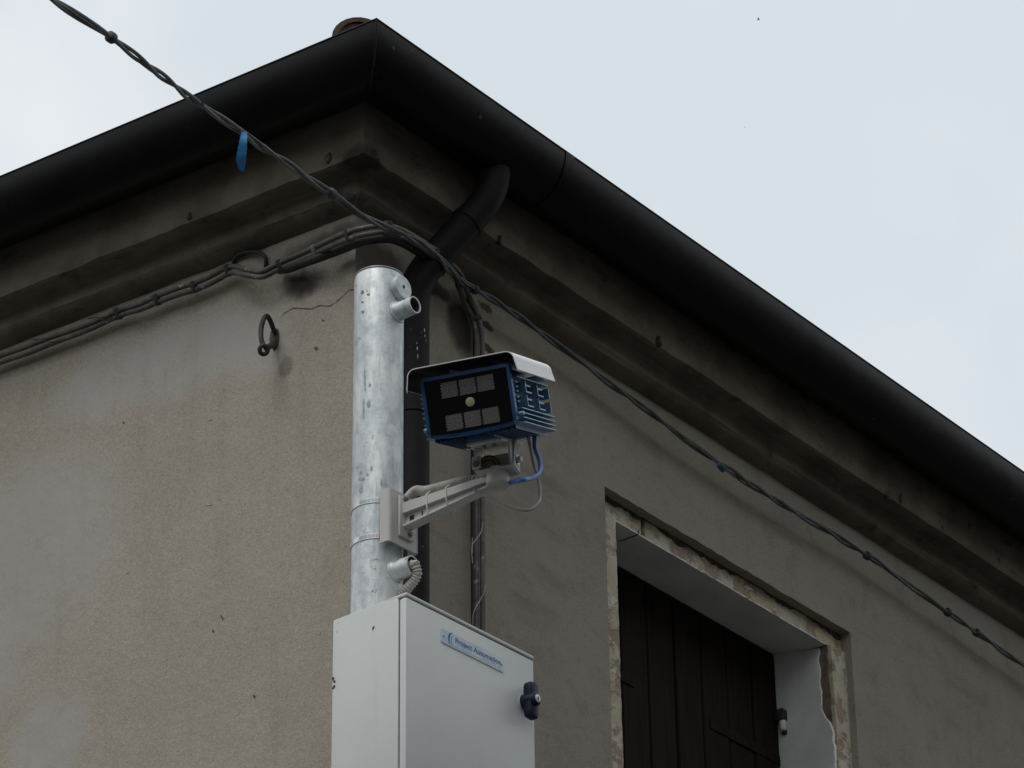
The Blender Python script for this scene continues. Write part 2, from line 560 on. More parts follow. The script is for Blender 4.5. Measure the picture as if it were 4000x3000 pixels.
mNavy = simple('navy_plastic', (0.0050, 0.0100, 0.030), 0.5, 0, 0.15, spec=0.25)
mLock = simple('lock_insert', (0.55, 0.57, 0.58), 0.4, 0.3, 0.1)
mBlack = simple('black_recess', (0.006, 0.006, 0.006), 0.8)
mGroove = simple('door_gasket', (0.035, 0.036, 0.036), 0.8)
mPlate = plate_mat()
mInk = simple('blue_ink', (0.035, 0.095, 0.215), 0.4)
mInk2 = simple('light_blue_ink', (0.10, 0.24, 0.42), 0.4)
mInk3 = simple('faint_ink', (0.22, 0.30, 0.40), 0.4)
mCond = simple('grey_conduit_plastic', (0.40, 0.385, 0.36), 0.6, 0, 0.15, 25, dirt=0.3)
mGreyCab = simple('grey_sheath', (0.26, 0.255, 0.245), 0.55, 0, 0.15, 30)
mBlueCab = simple('blue_sheath', (0.035, 0.135, 0.42), 0.42, 0, 0.12, 30)
mTie = simple('nylon_tie', (0.62, 0.60, 0.54), 0.5)
mBrass = simple('brass_gland', (0.13, 0.085, 0.035), 0.4, 0.5, 0.35, 90)
mOver = cable_mat('overhead_sheath', (0.080, 0.085, 0.089))
mWallCab = cable_mat('wall_cable_sheath', (0.075, 0.070, 0.062), 0.9)
mWallCabD = cable_mat('wall_cable_dark', (0.016, 0.016, 0.016))
mClip = simple('dark_clip', (0.028, 0.030, 0.032), 0.6)
mIron = simple('rusted_iron', (0.028, 0.026, 0.025), 0.7, 0.2, 0.4, 60, 0.5, 160)
mBore = simple('rusty_bore', (0.035, 0.025, 0.018), 0.8, 0, 0.5, 90)
mChip = simple('scuffed_render', (0.36, 0.34, 0.30), 0.9)
mMark = simple('dull_zinc_scuff', (0.30, 0.325, 0.335), 0.6, 0.2, 0.3, 120)
mMarkR = simple('rust_speck', (0.22, 0.19, 0.15), 0.8, 0, 0.5, 160)
mRemn = simple('shade_dirt_remnant', (0.050, 0.042, 0.031), 0.95, 0, 0.4, 60, 0.6, 120)  # recess shade and dirt share this dark colour
mStrap = simple('black_strap_iron', (0.008, 0.008, 0.008), 0.6)
mRibbon = simple('blue_ribbon', (0.018, 0.20, 0.46), 0.6, 0, 0.15, 30)
mRibbonD = simple('faded_blue_tape', (0.012, 0.075, 0.14), 0.6, 0, 0.2, 30)
mTile = simple('terracotta', (0.085, 0.050, 0.038), 0.85, 0, 0.35, 30, 0.5, 90, dirt=0.5)
mMortar = simple('tile_mortar', (0.080, 0.058, 0.045), 0.95, 0, 0.35, 50, 0.8, 120)
mPlas = simple('reveal_plaster', (0.56, 0.56, 0.55), 0.9, 0, 0.10, 8, 0.3, 120)
mPlasE = simple('broken_plaster_edge', (0.70, 0.70, 0.67), 0.9, 0, 0.12, 30, 0.5, 120)
mBrick = simple('exposed_brick', (0.15, 0.112, 0.082), 0.95, 0, 0.4, 40, 0.8, 90)
mPipe = simple('dull_dark_pipe', (0.0095, 0.0092, 0.0094), 0.6, 0, 0.3, 12, spec=0.12)
mHinge = simple('painted_hinge', (0.55, 0.53, 0.48), 0.6, 0, 0.15, 60, dirt=0.5)
mBird = simple('dark_feather', (0.05, 0.05, 0.055), 0.7)
mNest = simple('dry_mud', (0.10, 0.085, 0.065), 0.95, 0, 0.4, 150)

def ground_mat():
    k = NT('asphalt')
    c = k.mix(k.noise(180, 3), (0.05, 0.05, 0.05), (0.085, 0.083, 0.08))
    c = k.mix(k.math('MULTIPLY', k.ss(k.noise(0.6, 5), 0.45, 0.65), 0.5), c, (0.045, 0.045, 0.046))
    return k.done(c, 0.9, 0, k.bump(k.noise(140, 3), 0.4, 0.004))

# ------------------------------------------------------------------ ground
g = MB()
g.add([V(-3000, -3000, 0), V(3000, -3000, 0), V(3000, 3000, 0), V(-3000, 3000, 0)], [(0, 1, 2, 3)])
tag(g.build('ground', ground_mat(), smooth=False), kind='structure')

# ------------------------------------------------------------------ unseen houses added to keep low sky off the street wall and eaves
mNb = simple('blocker_render', (0.20, 0.18, 0.15), 0.9, 0, 0.2, 1.5)
mNbS = simple('blocker_shutter', (0.04, 0.05, 0.045), 0.7)
def add_blocker_house(x0, y0, x1, y1, h, face):
    m = MB()
    m.box((x0, y0, 0), (x1, y1, h))
    ob = tag(m.build('blocker_house', mNb, None, smooth=False, origin=V(x0, y0, 0)), kind='structure')
    m = MB()
    cx_, cy_ = (x0+x1)/2, (y0+y1)/2
    m.add([V(x0-.4, y0-.4, h), V(x1+.4, y0-.4, h), V(x1+.4, y1+.4, h), V(x0-.4, y1+.4, h), V(cx_, cy_, h+1.8)], [(0, 1, 2, 3), (0, 1, 4), (1, 2, 4), (2, 3, 4), (3, 0, 4)])
    m.build('roof', mTile, ob, smooth=False)
    m = MB()
    if face == 'y': m.box((x0+1.0, y1+.002, 1.0), (x0+1.9, y1+.06, 2.5))
    else: m.box((x1+.002, y0+1.0, 1.0), (x1+.06, y0+1.9, 2.5))
    w0 = m.build('window', mNbS, ob, smooth=False)
    ln = (x1-x0) if face == 'y' else (y1-y0)
    for r in range(int(h//3)):
        for c in range(int((ln-1.5)//2.6)):
            if r or c: copy_at(w0, (V(2.6*c, 0, 3*r) if face == 'y' else V(0, 2.6*c, 3*r)))
add_blocker_house(-5.0, -20.0, 9.0, -10.0, 10.0, 'y')
add_blocker_house(9.3, -20.0, 26.0, -9.6, 9.2, 'y')
add_blocker_house(-31.0, -14.0, -21.0, 4.0, 10.5, 'x')
add_blocker_house(-30.0, 4.4, -20.5, 26.0, 10.0, 'x')

# ------------------------------------------------------------------ house
house = tag(empty('stucco_house', (0, 0, 0)), 'old beige stucco corner house with dark gutter and one shuttered window', 'house')
LL, LR, ZT = 5.5, 9.0, 6.32
ZW = 6.0795                                     # where the cornice starts
# window numbers
WX0, WX1, WZ1, WZ0 = 0.995, 2.150, 5.728, 3.95  # recess in the stucco
REC, RECL = 0.020, 0.034                        # the jamb stones and the lintel lie this deep
OX0 = onR(2426, 2600, -REC)[0]                  # clear opening
OX1 = onR(3238, 2720, -REC-.012)[0]
OZ1 = .5*(onR(2848, 2300, -RECL)[2]+onR(2490, 2085, -RECL)[2])
# left wall
m_ = MB()
nt_, nz2 = 60, 60
m_.sheet([[uL*(LL*i/nt_) + V(0, 0, ZT*j/nz2) for i in range(nt_+1)] for j in range(nz2+1)])
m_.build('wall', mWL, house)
# right wall with the recess cut out
m_ = MB()
def quad(m, a, b, c, d):
    m.add([a, b, c, d], [(0, 1, 2, 3)])
E_ = [random.uniform(-.002, .002) for _ in range(60)]
quad(m_, V(0, 0, 0), V(WX0, 0, 0), V(WX0, 0, ZT), V(0, 0, ZT))
quad(m_, V(WX1, 0, 0), V(LR, 0, 0), V(LR, 0, ZT), V(WX1, 0, ZT))
quad(m_, V(WX0, 0, 0), V(WX1, 0, 0), V(WX1, 0, WZ0), V(WX0, 0, WZ0))
NX = 48
top = []
for i in range(NX+1):
    t = i/NX
    e = 0 if i in (0, NX) else E_[i]
    top.append(V(WX0+(WX1-WX0)*t, 0, WZ1+e))
for i in range(NX):
    quad(m_, top[i], top[i+1], V(top[i+1][0], 0, ZT), V(top[i][0], 0, ZT))
    quad(m_, top[i], top[i+1], top[i+1]+V(0, .30, 0), top[i]+V(0, .30, 0))
NZ = 40
for sx, xx in ((0, WX0), (1, WX1)):
    rows = []
    for j in range(NZ+1):
        z = WZ0+(WZ1-WZ0)*j/NZ
        e = 0 if j in (0, NZ) else random.uniform(-.0016, .0016)
        rows.append([V(xx, 0, z), V(xx+e, .012, z), V(xx+e, .30, z)])
    m_.sheet(rows)
quad(m_, V(WX0, 0, WZ0), V(WX1, 0, WZ0), V(WX1, .30, WZ0), V(WX0, .30, WZ0))
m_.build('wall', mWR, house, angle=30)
# rear walls close the house
m_ = MB()
a, b_, c_ = uL*LL, V(LR, LL, 0), V(LR, 0, 0)
for p, q in ((a, b_), (b_, c_)):
    quad(m_, p, q, q+V(0, 0, ZT), p+V(0, 0, ZT))
m_.build('rear_wall', mWR, house)
# a hairline crack in the left wall
cpx = [(1100, 1246), (1106, 1228), (1122, 1212), (1146, 1203), (1172, 1205), (1196, 1206), (1214, 1208), (1232, 1199), (1248, 1194), (1268, 1196), (1288, 1193), (1306, 1182), (1322, 1172), (1338, 1158), (1350, 1145), (1366, 1133), (1382, 1129)]
m_ = MB()
pts = [onL(x+random.uniform(-2, 2), y+random.uniform(-2, 2), 0.0015) for x, y in cpx]
wd = [0.0004+0.0007*abs(math.sin(i*1.7)) for i in range(len(pts))]
m_.sheet([[p-ZV*q, p+ZV*q] for p, q in zip(pts, wd)])
m_.build('crack', mBlack, house)
# small chips and splinters stuck on the left wall
def chip(px, py, s, rot, mat, el=1.6):
    q = MB()
    n = 7
    tr = T3(onL(px, py, 0.0), (uL*math.cos(rot)+ZV*math.sin(rot), -uL*math.sin(rot)+ZV*math.cos(rot), nL))
    poly = [(el*s*math.cos(2*math.pi*k/n)*random.uniform(.7, 1.1), s*math.sin(2*math.pi*k/n)*random.uniform(.7, 1.1)) for k in range(n)]
    q.prism(poly, -0.002, 0.0015, tr)
    q.build('wall_chip', mat, house)
for a in ((1236, 1362, .0045, .7, mMortar, 1.5), (868, 2412, .0022, 1.0, mMortar, 4.0), (834, 2466, .002, 1.0, mMortar, 3.2), (994, 2720, .003, 1.0, mMortar, 1.7),
          (818, 1972, .0018, .35, mChip, 5.5), (498, 2236, .0018, .15, mChip, 4), (820, 1640, .0015, .2, mChip, 5.0), (484, 1652, .002, 1.3, mMortar, 2.6), (1262, 1252, .0018, .8, mMortar, 3)):
    chip(*a)

# cornice: two stepped bands swept round the corner
def sweep(prof, oL=LL+.3, oR=LR+.3, n=1, jit=0.0, segs=40):
    """prof: (offset from the wall, height). left end -> mitre -> right end"""
    rows = []
    for o, z in prof:
        mt = mitre(o)
        row = []
        for i in range(segs, 0, -1):
            row.append(mt + uL*(oL*(i/segs)**1.6) + V(0, 0, z))
        row.append(mt + V(0, 0, z))
        for i in range(1, segs+1):
            row.append(mt + uR*(oR*(i/segs)**1.6) + V(0, 0, z))
        if jit:
            row = [p + V(random.uniform(-jit, jit), random.uniform(-jit, jit), random.uniform(-jit, jit)) for p in row]
        rows.append(row)
    return rows
prof = [(-0.01, 6.0750), (0.002, 6.0795), (0.018, 6.0830), (0.040, 6.0935), (0.045, 6.0985), (0.0495, 6.103), (0.051, 6.139), (0.058, 6.1475), (0.082, 6.1475), (0.110, 6.1435), (0.120, 6.1465), (0.122, 6.175), (0.120, 6.30), (0.122, 6.36), (0.16, 6.40)]
m_ = MB()
m_.sheet(sweep(prof, segs=90, jit=0.0022))
m_.build('cornice', mCor, house, angle=28)
# bits of plaster and swallow mud stuck on the cornice
for px, py, side, o, s in ((1286, 618, 'L', .12, .010), (1466, 608, 'R', .12, .012), (742, 845, 'L', .12, .008), (1950, 940, 'R', .12, .010), (2570, 1335, 'R', .12, .012), (3466, 1940, 'R', .12, .010), (3515, 1950, 'R', .12, .012), (3680, 2062, 'R', .12, .006), (3785, 2060, 'R', .12, .008)):
    p = onL(px, py, o) if side == 'L' else onR(px, py, o)
    q = MB()
    bm = bmesh.new()
    bmesh.ops.create_icosphere(bm, subdivisions=2, radius=s)
    for vv in bm.verts: vv.co *= random.uniform(.65, 1.2)
    for vv in bm.verts: vv.co.z *= 1.5
    q.bm(bm, T3(p, (V(1, 0, 0), V(0, 1, 0), ZV)))
    q.build('mud_lump', mClip, house)

# half round gutter
GO, GR, GZ, GD = 0.207, 0.096, 6.366, 0.122
gp = []
for k in range(0, 25):
    an = math.pi*k/24
    gp.append((GO+GR*math.cos(an), GZ-GD*math.sin(an)))
m_ = MB()
m_.sheet(sweep(gp, segs=30))
inner = [(GO+(GR-.003)*math.cos(math.pi*k/16), GZ-(GD-.003)*math.sin(math.pi*k/16)) for k in range(17)]
m_.sheet(sweep(inner, segs=30))
bead = [(GO+GR-.0015+.0035*math.cos(2*math.pi*k/10), GZ-.001+.0035*math.sin(2*math.pi*k/10)) for k in range(11)]
m_.sheet(sweep(bead, segs=30))
gut = m_.build('gutter', mGut, house, angle=50)
def gutter_band(mt, u, t, wdt, r, name='gutter_seam'):
    q = MB()
    rows = []
    nrm = nR if u is uR else nL
    for k in range(0, 25):
        an = math.pi*k/24
        o, z = GO+r*math.cos(an), GZ-(r+GD-GR)*math.sin(an)
        rows.append([nrm*o + u*(t-wdt/2) + V(0, 0, z), nrm*o + u*(t+wdt/2) + V(0, 0, z)])
    q.sheet(rows)
    return q.build(name, mGut, gut)
gutter_band(None, uR, onR(2185, 590, .27)[0], .035, GR+.0022)
gutter_band(None, uL, 2.2, .035, GR+.0022)
gutter_band(None, uR, 5.0, .035, GR+.0022)
# mitre seam of the gutter
q = MB()
path = []
for k in range(0, 21):
    an = math.pi*k/20
    mt = mitre(GO+(GR+.0005)*math.cos(an))
    path.append(mt+V(0, 0, GZ-(GD+.0005)*math.sin(an)))
q.tube(path, .0022, 6)
q.build('gutter_seam', mGut, gut)

# roof: two hipped slopes, under-tiles along the eaves and hip tiles
RP = math.tan(rad(17))
zr = 6.39
hipdir = mitre(-1.0)-mitre(0.0)
e0 = mitre(.20)+V(0, 0, zr)
ridge = e0 + hipdir*2.9 + V(0, 0, 2.9*RP)
m_ = MB()
eL, eR = e0+uL*(LL+.2), e0+uR*(LR+.2)
rL, rR = ridge+uL*(LL-2.7), ridge+uR*(LR-2.7)
m_.add([e0, eL, rL, ridge], [(0, 1, 2, 3)])
m_.add([e0, eR, rR, ridge], [(0, 1, 2, 3)])
dn = V(0, 0, -.05)
m_.add([e0+dn, eL+dn, rL+dn, ridge+dn], [(0, 1, 2, 3)])
m_.add([e0+dn, eR+dn, rR+dn, ridge+dn], [(0, 1, 2, 3)])
m_.add([e0, eL, eL+dn, e0+dn], [(0, 1, 2, 3)])
m_.add([e0, eR, eR+dn, e0+dn], [(0, 1, 2, 3)])
far = V(LR, LL, ridge[2])
m_.add([ridge, rL, far, rR], [(0, 1, 2, 3)])
roof = m_.build('roof', mTile, house, smooth=False)
def tile_mesh(p, direction, up, r0, r1, ln, mat=mTile, name='roof_tile', fill=False):
    d_ = direction/np.linalg.norm(direction)
    s_ = np.cross(d_, up)
    s_ /= np.linalg.norm(s_)
    u_ = np.cross(s_, d_)
    q = MB()
    rows = []
    for i in range(2):
        for th_ in (0, 1):
            pass
    def arc(r, h):
        return [p + d_*h + s_*(r*math.cos(math.pi*k/12)) + u_*(r*0.82*math.sin(math.pi*k/12)) for k in range(13)]
    o0, o1, i0, i1 = arc(r0, 0), arc(r1, ln), arc(r0-.014, 0), arc(r1-.014, ln)
    q.sheet([i0, o0, o1, i1])
    ob = q.build(name, mat, roof)
    if fill:
        f_ = MB()
        ff = [x + d_*.004 + V(*(random.uniform(-.004, .004) for _ in range(3))) for x in arc(r0-.012, 0)]
        f_.add(ff, [tuple(range(13))])
        f_.build('tile_mortar', mMortar, roof)
    return ob
# hip tile end shows above the gutter corner
zz = np.linspace(6.2, 6.9, 701)
def pxy(p):
    v = p-CAM
    c = v @ cF
    return V(2000+FPX*(v @ cR)/c, 1500-FPX*(v @ cU)/c)
hp = mitre(.235)
ztop = zz[np.argmin([abs(pxy(hp+V(0, 0, z))[1]-68) for z in zz])]
hslope = hipdir/np.linalg.norm(hipdir) + V(0, 0, RP*0.75)
sidev = np.cross(hslope/np.linalg.norm(hslope), ZV)
dx = (1406-pxy(hp+V(0, 0, ztop))[0])*8.15/FPX
hp = hp + cR*V(1, 1, 0)*dx
for i in range(9):
    tile_mesh(hp+V(0, 0, ztop-.062)+hslope*(.34*i)+V(0, 0, 0.012*(i % 2)), hslope, ZV, .068, .060, .40, fill=(i == 0))
nt1 = tile_mesh(e0 + uR*.28 + nR*(-.03) + V(0, 0, .0), V(0, 1, RP), ZV, .068, .058, .45)
for i in range(1, 36):
    copy_at(nt1, uR*(.235*i))
nt2 = tile_mesh(e0 + uL*.30 - nL*.03, -nL+V(0, 0, RP), ZV, .068, .058, .45)
for i in range(1, 20):
    copy_at(nt2, uL*(.235*i))

# downpipe with swan neck
pv = onR(1613, 1500, .058)
def fillet(pts, r):
    o = [pts[0]]
    for a_, b_, c_ in zip(pts, pts[1:], pts[2:]):
        u_ = (a_-b_)/np.linalg.norm(a_-b_)
        v_ = (c_-b_)/np.linalg.norm(c_-b_)
        p0_, p1_ = b_+u_*r, b_+v_*r
        o += [(1-t)**2*p0_+2*t*(1-t)*b_+t*t*p1_ for t in np.linspace(0, 1, 13)]
    return o+[pts[-1]]
knee1, knee2 = onR(1930, 752, .205), V(pv[0], -.058, 5.925)
pth = fillet([onR(1934, 600, .212), knee1, knee2, V(pv[0], -.058, 5.6)], .068)
pth += [V(pv[0], -.058, 4.5), V(pv[0], -.058, 3.0), V(pv[0], -.058, 0.25)]
m_ = MB()
m_.tube(pth, .040, 24)
dp = m_.build('downpipe', mPipe, house)
for a_, b_, t_ in ((knee1, knee2, .30), (knee1, knee2, .74)):
    q = MB()
    ax_ = (b_-a_)/np.linalg.norm(b_-a_)
    q.lathe(a_+(b_-a_)*t_, ax_, [(.0405, 0), (.0428, .002), (.0428, .016), (.0405, .018)], 28, caps=False)
    q.build('pipe_collar', mPipe, dp)
def on_cyl(px, py, axis_xy, r):
    d_ = ray(px, py)
    o2, dd = CAM[:2]-axis_xy, d_[:2]
    A_, B_, C_ = dd @ dd, 2*o2 @ dd, o2 @ o2-r*r
    D_ = B_*B_-4*A_*C_
    if D_ <= 0: return None
    return CAM + d_*((-B_-math.sqrt(D_))/(2*A_))
def mark(px, py, axis_xy, r, wd_, ht, mat, parent, name, lean=0.0, seedv=0):
    rnd = random.Random(seedv+px)
    pts = []
    n = 9
    for k in range(n):
        an = 2*math.pi*k/n
        f_ = rnd.uniform(.6, 1.15)
        y_ = ht*math.sin(an)*f_
        p = on_cyl(px+wd_*math.cos(an)*f_+lean*y_, py-y_, axis_xy, r+.0004)
        if p is None: return
        pts.append(p)
    c = on_cyl(px, py, axis_xy, r+.0009)
    q = MB()
    q.add(pts+[c], [(k, (k+1) % n, n) for k in range(n)])
    q.build(name, mat, parent)
mLime = simple('lime_splash', (0.42, 0.42, 0.40), 0.9)
for i, (px, py, a_, b_) in enumerate(((1658, 1290, 2.2, 7), (1660, 1312, 2, 5), (1629, 1340, 1.6, 6), (1630, 1362, 2.4, 8), (1632, 1392, 2, 10), (1664, 1330, 1.2, 4), (1676, 1205, 3, 9), (1605, 1285, 1.2, 1.5), (1602, 1355, 1.2, 1.2), (1646, 1298, 1.2, 1.2), (1590, 1530, 2, 8), (1652, 2135, 1.6, 1.6))):
    mark(px, py, V(pv[0], -.058), .040, a_, b_, mLime, dp, 'lime_splash', 0, i)
for z in (5.55, 3.6, 1.6):
    q = MB()
    q.lathe(V(pv[0], -.058, z), ZV, [(.0405, 0), (.0425, .001), (.0425, .021), (.0405, .022)], 28, caps=False)
    q.box((pv[0]-.004, -.022, z+.004), (pv[0]+.004, .004, z+.018))
    q.build('pipe_clip', mPipe, dp)

# window: stone frame, plaster reveal, two-leaf plank shutter
def ragged_box(lo, hi, axis, step=.02, jit=.003, seedv=0):
    """a stone block whose long edges wander"""
    rnd = random.Random(seedv)
    q = MB()
    n = max(3, int((hi[axis]-lo[axis])/step))
    others = [k for k in range(3) if k != axis]
    rings = []
    for i in range(n+1):
        t = lo[axis]+(hi[axis]-lo[axis])*i/n
        ring = []
        for a_, b_ in ((0, 0), (1, 0), (1, 1), (0, 1)):
            p = V(0, 0, 0)
            p[axis] = t
            p[others[0]] = (lo, hi)[a_][others[0]] + rnd.uniform(-jit, jit)
            p[others[1]] = (lo, hi)[b_][others[1]] + rnd.uniform(-jit, jit)
            ring.append(p)
        rings.append(ring)
    vs = [p for r in rings for p in r]
    fs = [(0, 1, 2, 3), tuple(4*n+k for k in (3, 2, 1, 0))]
    for i in range(n):
        for k in range(4):
            fs.append((4*i+k, 4*i+(k+1) % 4, 4*(i+1)+(k+1) % 4, 4*(i+1)+k))
    return q.add(vs, fs)
# reveal lining (the window's own mesh); its front edge is broken
yB = 0.205
m_ = MB()
def front_soffit(x):
    return RECL-.0012+.0006*math.sin(31*x)+random.uniform(-.0006, .0006)
def front_jamb(z):
    j = .0010*math.sin(75*z)+.0010*math.sin(173*z+1)+.0012*math.sin(310*z+2)+random.uniform(-.0008, .0008)
    base = REC+.008+j
    t = min(1, max(0, (z-5.405)/.075))
    base += .030*t*t*(3-2*t)+.0022*t*math.sin(420*z)
    return base
LN = .010
zs_ = np.linspace(WZ0, OZ1-.004, 90)
xs_ = np.linspace(OX0, OX1, 90)
soff = [[V(x, front_soffit(x), OZ1), V(x, RECL+.055, OZ1), V(x, yB, OZ1+.018)] for x in xs_]
m_.sheet(soff)
def zback(z):
    return WZ0+(z-WZ0)*(OZ1+.020-WZ0)/(OZ1-.004-WZ0)
jr = [[V(OX1, front_jamb(z), z), V(OX1-.002, RECL+.055, z+.003), V(OX1-.006, yB, zback(z))] for z in zs_]
m_.sheet(jr)
jl = [[V(OX0, REC+.006+random.uniform(-.003, .003), z), V(OX0+.006, yB, zback(z))] for z in zs_]
m_.sheet(jl)
win = m_.build('window', mPlas, house)
# pale broken edge of the lining
m_ = MB()
m_.sheet([[r[0], r[0]+V(0, -.0004, .0030+random.uniform(-.001, .0012))] for r in soff])
m_.sheet([[r[0], r[0]+V(.0075+random.uniform(-.001, .0015), -.002, 0)] for r in jr])
m_.sheet([[r[0], r[0]+V(-.004, -.001, 0)] for r in jl])
m_.build('plaster_edge', mPlasE, win)
LX = onR(2506, 2000, -RECL)[0]
ragged_box((WX0-.004, RECL, OZ1+.0012), (LX-.006, RECL+.04, WZ1+.01), 0, .014, .0010, 1).build('lintel_stone', mSto, win, angle=25)
ragged_box((LX+.012, RECL-.001, OZ1+.0012), (WX1+.004, RECL+.04, WZ1+.01), 0, .014, .0010, 2).build('lintel_stone', mSto, win, angle=25)
ragged_box((WX0-.004, REC+.002, WZ0), (OX0-.001, REC+.05, OZ1+.0005), 2, .014, .0011, 3).build('jamb_stone', mSto, win, angle=25)
ragged_box((OX1+.010, REC+.001, WZ0), (WX1+.004, REC+.05, OZ1+.0005), 2, .014, .0011, 4).build('jamb_stone', mSto, win, angle=25)
ragged_box((LX-.010, RECL+.008, OZ1+.007), (LX+.014, RECL+.04, WZ1+.01), 2, .01, .003, 5).build('brick', mBrick, win, angle=25)
ragged_box((OX1+.0055, REC+.012, 5.38), (OX1+.028, .12, OZ1+.001), 2, .012, .0022, 6).build('brick', mBrick, win, angle=25)
# dark ragged strip on the lintel top: recess shade painted in with render remains
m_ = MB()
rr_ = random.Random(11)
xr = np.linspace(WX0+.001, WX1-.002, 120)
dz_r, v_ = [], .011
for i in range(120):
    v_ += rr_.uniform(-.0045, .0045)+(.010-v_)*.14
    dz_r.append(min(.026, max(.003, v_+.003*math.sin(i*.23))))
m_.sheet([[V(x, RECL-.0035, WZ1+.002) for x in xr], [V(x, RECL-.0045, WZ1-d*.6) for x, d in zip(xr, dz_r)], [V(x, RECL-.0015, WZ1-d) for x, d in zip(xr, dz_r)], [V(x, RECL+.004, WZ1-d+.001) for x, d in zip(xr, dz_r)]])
m_.build('shade_remnant', mRemn, win)
# crack of the lintel's left shoulder, dark and a few millimetres wide
m_ = MB()
ck = [V(p[0], p[1], OZ1-.0006+max(0, p[1]-RECL-.055)/(yB-RECL-.055)*.018) for p in (on_plane(x, y, V(0, 0, OZ1), ZV) for x, y in ((2416, 2113), (2440, 2108), (2462, 2098), (2482, 2092), (2492, 2086)))] + [onR(2494, 2072, -RECL)]
m_.tube(ck, .0018, 6)
m_.build('crack', mBlack, win)
# shutter
yS = yB-.004
leafs = (OX0+.004, (OX0+OX1)/2, OX1-.004)
ztopS, zbotS = OZ1+.010, WZ0+.02
for li in range(2):
    x0, x1 = leafs[li]+.002, leafs[li+1]-.002
    m_ = MB()
    m_.box((x0, yS+.020, zbotS), (x1, yS+.034, ztopS))
    sh = m_.build('shutter', mWood, house, smooth=False)
    npl = 4
    pw = (x1-x0)/npl
    m_ = MB()
    m_.box((x0+.0025, yS, zbotS), (x0+pw-.0025, yS+.0195, ztopS), bev=.003, seg=1)
    p0 = m_.build('plank', mWood, sh, smooth=False)
    for k in range(1, npl):
        copy_at(p0, V(pw*k, random.uniform(-.002, .002), 0))
    # rusty strap hinges
    for zc in (5.36, 4.35):
        m_ = MB()
        xa, xb = (x0+.004, x0+.30) if li == 0 else (x1-.34, x1-.004)
        m_.box((xa, yS-.0035, zc-.014), (xb, yS-.0005, zc+.014), bev=.001, seg=1)
        m_.build('strap_hinge', mWood, sh, smooth=False)
# hinge knuckle and its pin on the right jamb
hk = on_plane(3050, 2845, V(OX1-.012, 0, 0), V(1, 0, 0))
m_ = MB()
m_.lathe(V(OX1-.018, hk[1]-.012, hk[2]-.012), ZV, [(.009, 0), (.0105, .003), (.0105, .026), (.009, .029)], 16)
m_.build('hinge_pin', mHinge, win)
m_ = MB()
m_.box((OX1-.030, hk[1]-.020, hk[2]+.018), (OX1-.004, hk[1]+.010, hk[2]+.052), bev=.003)
m_.box((OX1-.014, hk[1]-.016, hk[2]-.020), (OX1+.002, hk[1]-.002, hk[2]+.022), bev=.002)
m_.build('hinge_bracket', mIron, win)
# sill stone below the frame's lower edge
m_ = MB()
m_.box((WX0-.05, -.06, WZ0-.07), (WX1+.05, .22, WZ0-.002), bev=.006)
m_.build('sill', mSto, win)

# ------------------------------------------------------------------ wall ring
def tube_obj(name, pts, r, mat, parent, n=12, per=8, **kw):
    q = MB()
    q.tube(spline(pts, per), r, n)
    return q.build(name, mat, parent, **kw)
rc = onL(1060, 1340, 0)
ring = tag(empty('wall_ring', rc), 'rusty iron tethering ring hanging from an eye on the left stucco wall', 'wall ring')
arch = [onL(1028, 1352, .085), onL(1020, 1318, .086), onL(1021, 1278, .080), onL(1032, 1242, .068), onL(1045, 1236, .055), onL(1058, 1258, .038), onL(1068, 1285, .018), onL(1078, 1305, .002), onL(1082, 1312, -.006)]
tube_obj('ring', arch, .0062, mIron, ring)
m_ = MB()
ec = onL(1030, 1367, .085)
ey = []
for k in range(20):
    an = 2*math.pi*k/20
    ey.append(ec + .0105*(math.cos(an)*(cR*.9+cF*.3) + math.sin(an)*cU))
m_.tube(ey, .0055, 10, closed=True)
m_.build('eye', mIron, ring)
tube_obj('staple', [onL(1040, 1360, .080), onL(1055, 1352, .05), onL(1070, 1345, .02), onL(1078, 1336, -.006)], .0075, mIron, ring)
m_ = MB()
tr = T3(onL(1076, 1322, 0), (uL, ZV, nL))
m_.prism([(.016*math.cos(2*math.pi*k/9)*random.uniform(.7, 1.1), .032*math.sin(2*math.pi*k/9)*random.uniform(.7, 1.1)) for k in range(9)], -.002, .005, tr, .0015)
m_.build('mortar_patch', mMortar, ring)
# second loop behind the cables
hc = onL(990, 1020, 0)
hoop = tag(empty('iron_hoop', hc), 'dark iron hoop arching behind the cables under the left cornice', 'iron hoop')
tube_obj('rod', [onL(910, 1040, 0), onL(918, 1012, .010), onL(945, 990, .014), onL(985, 984, .015), onL(1020, 990, .014), onL(1038, 1012, .010), onL(1038, 1050, 0)], .0055, mWallCabD, hoop)

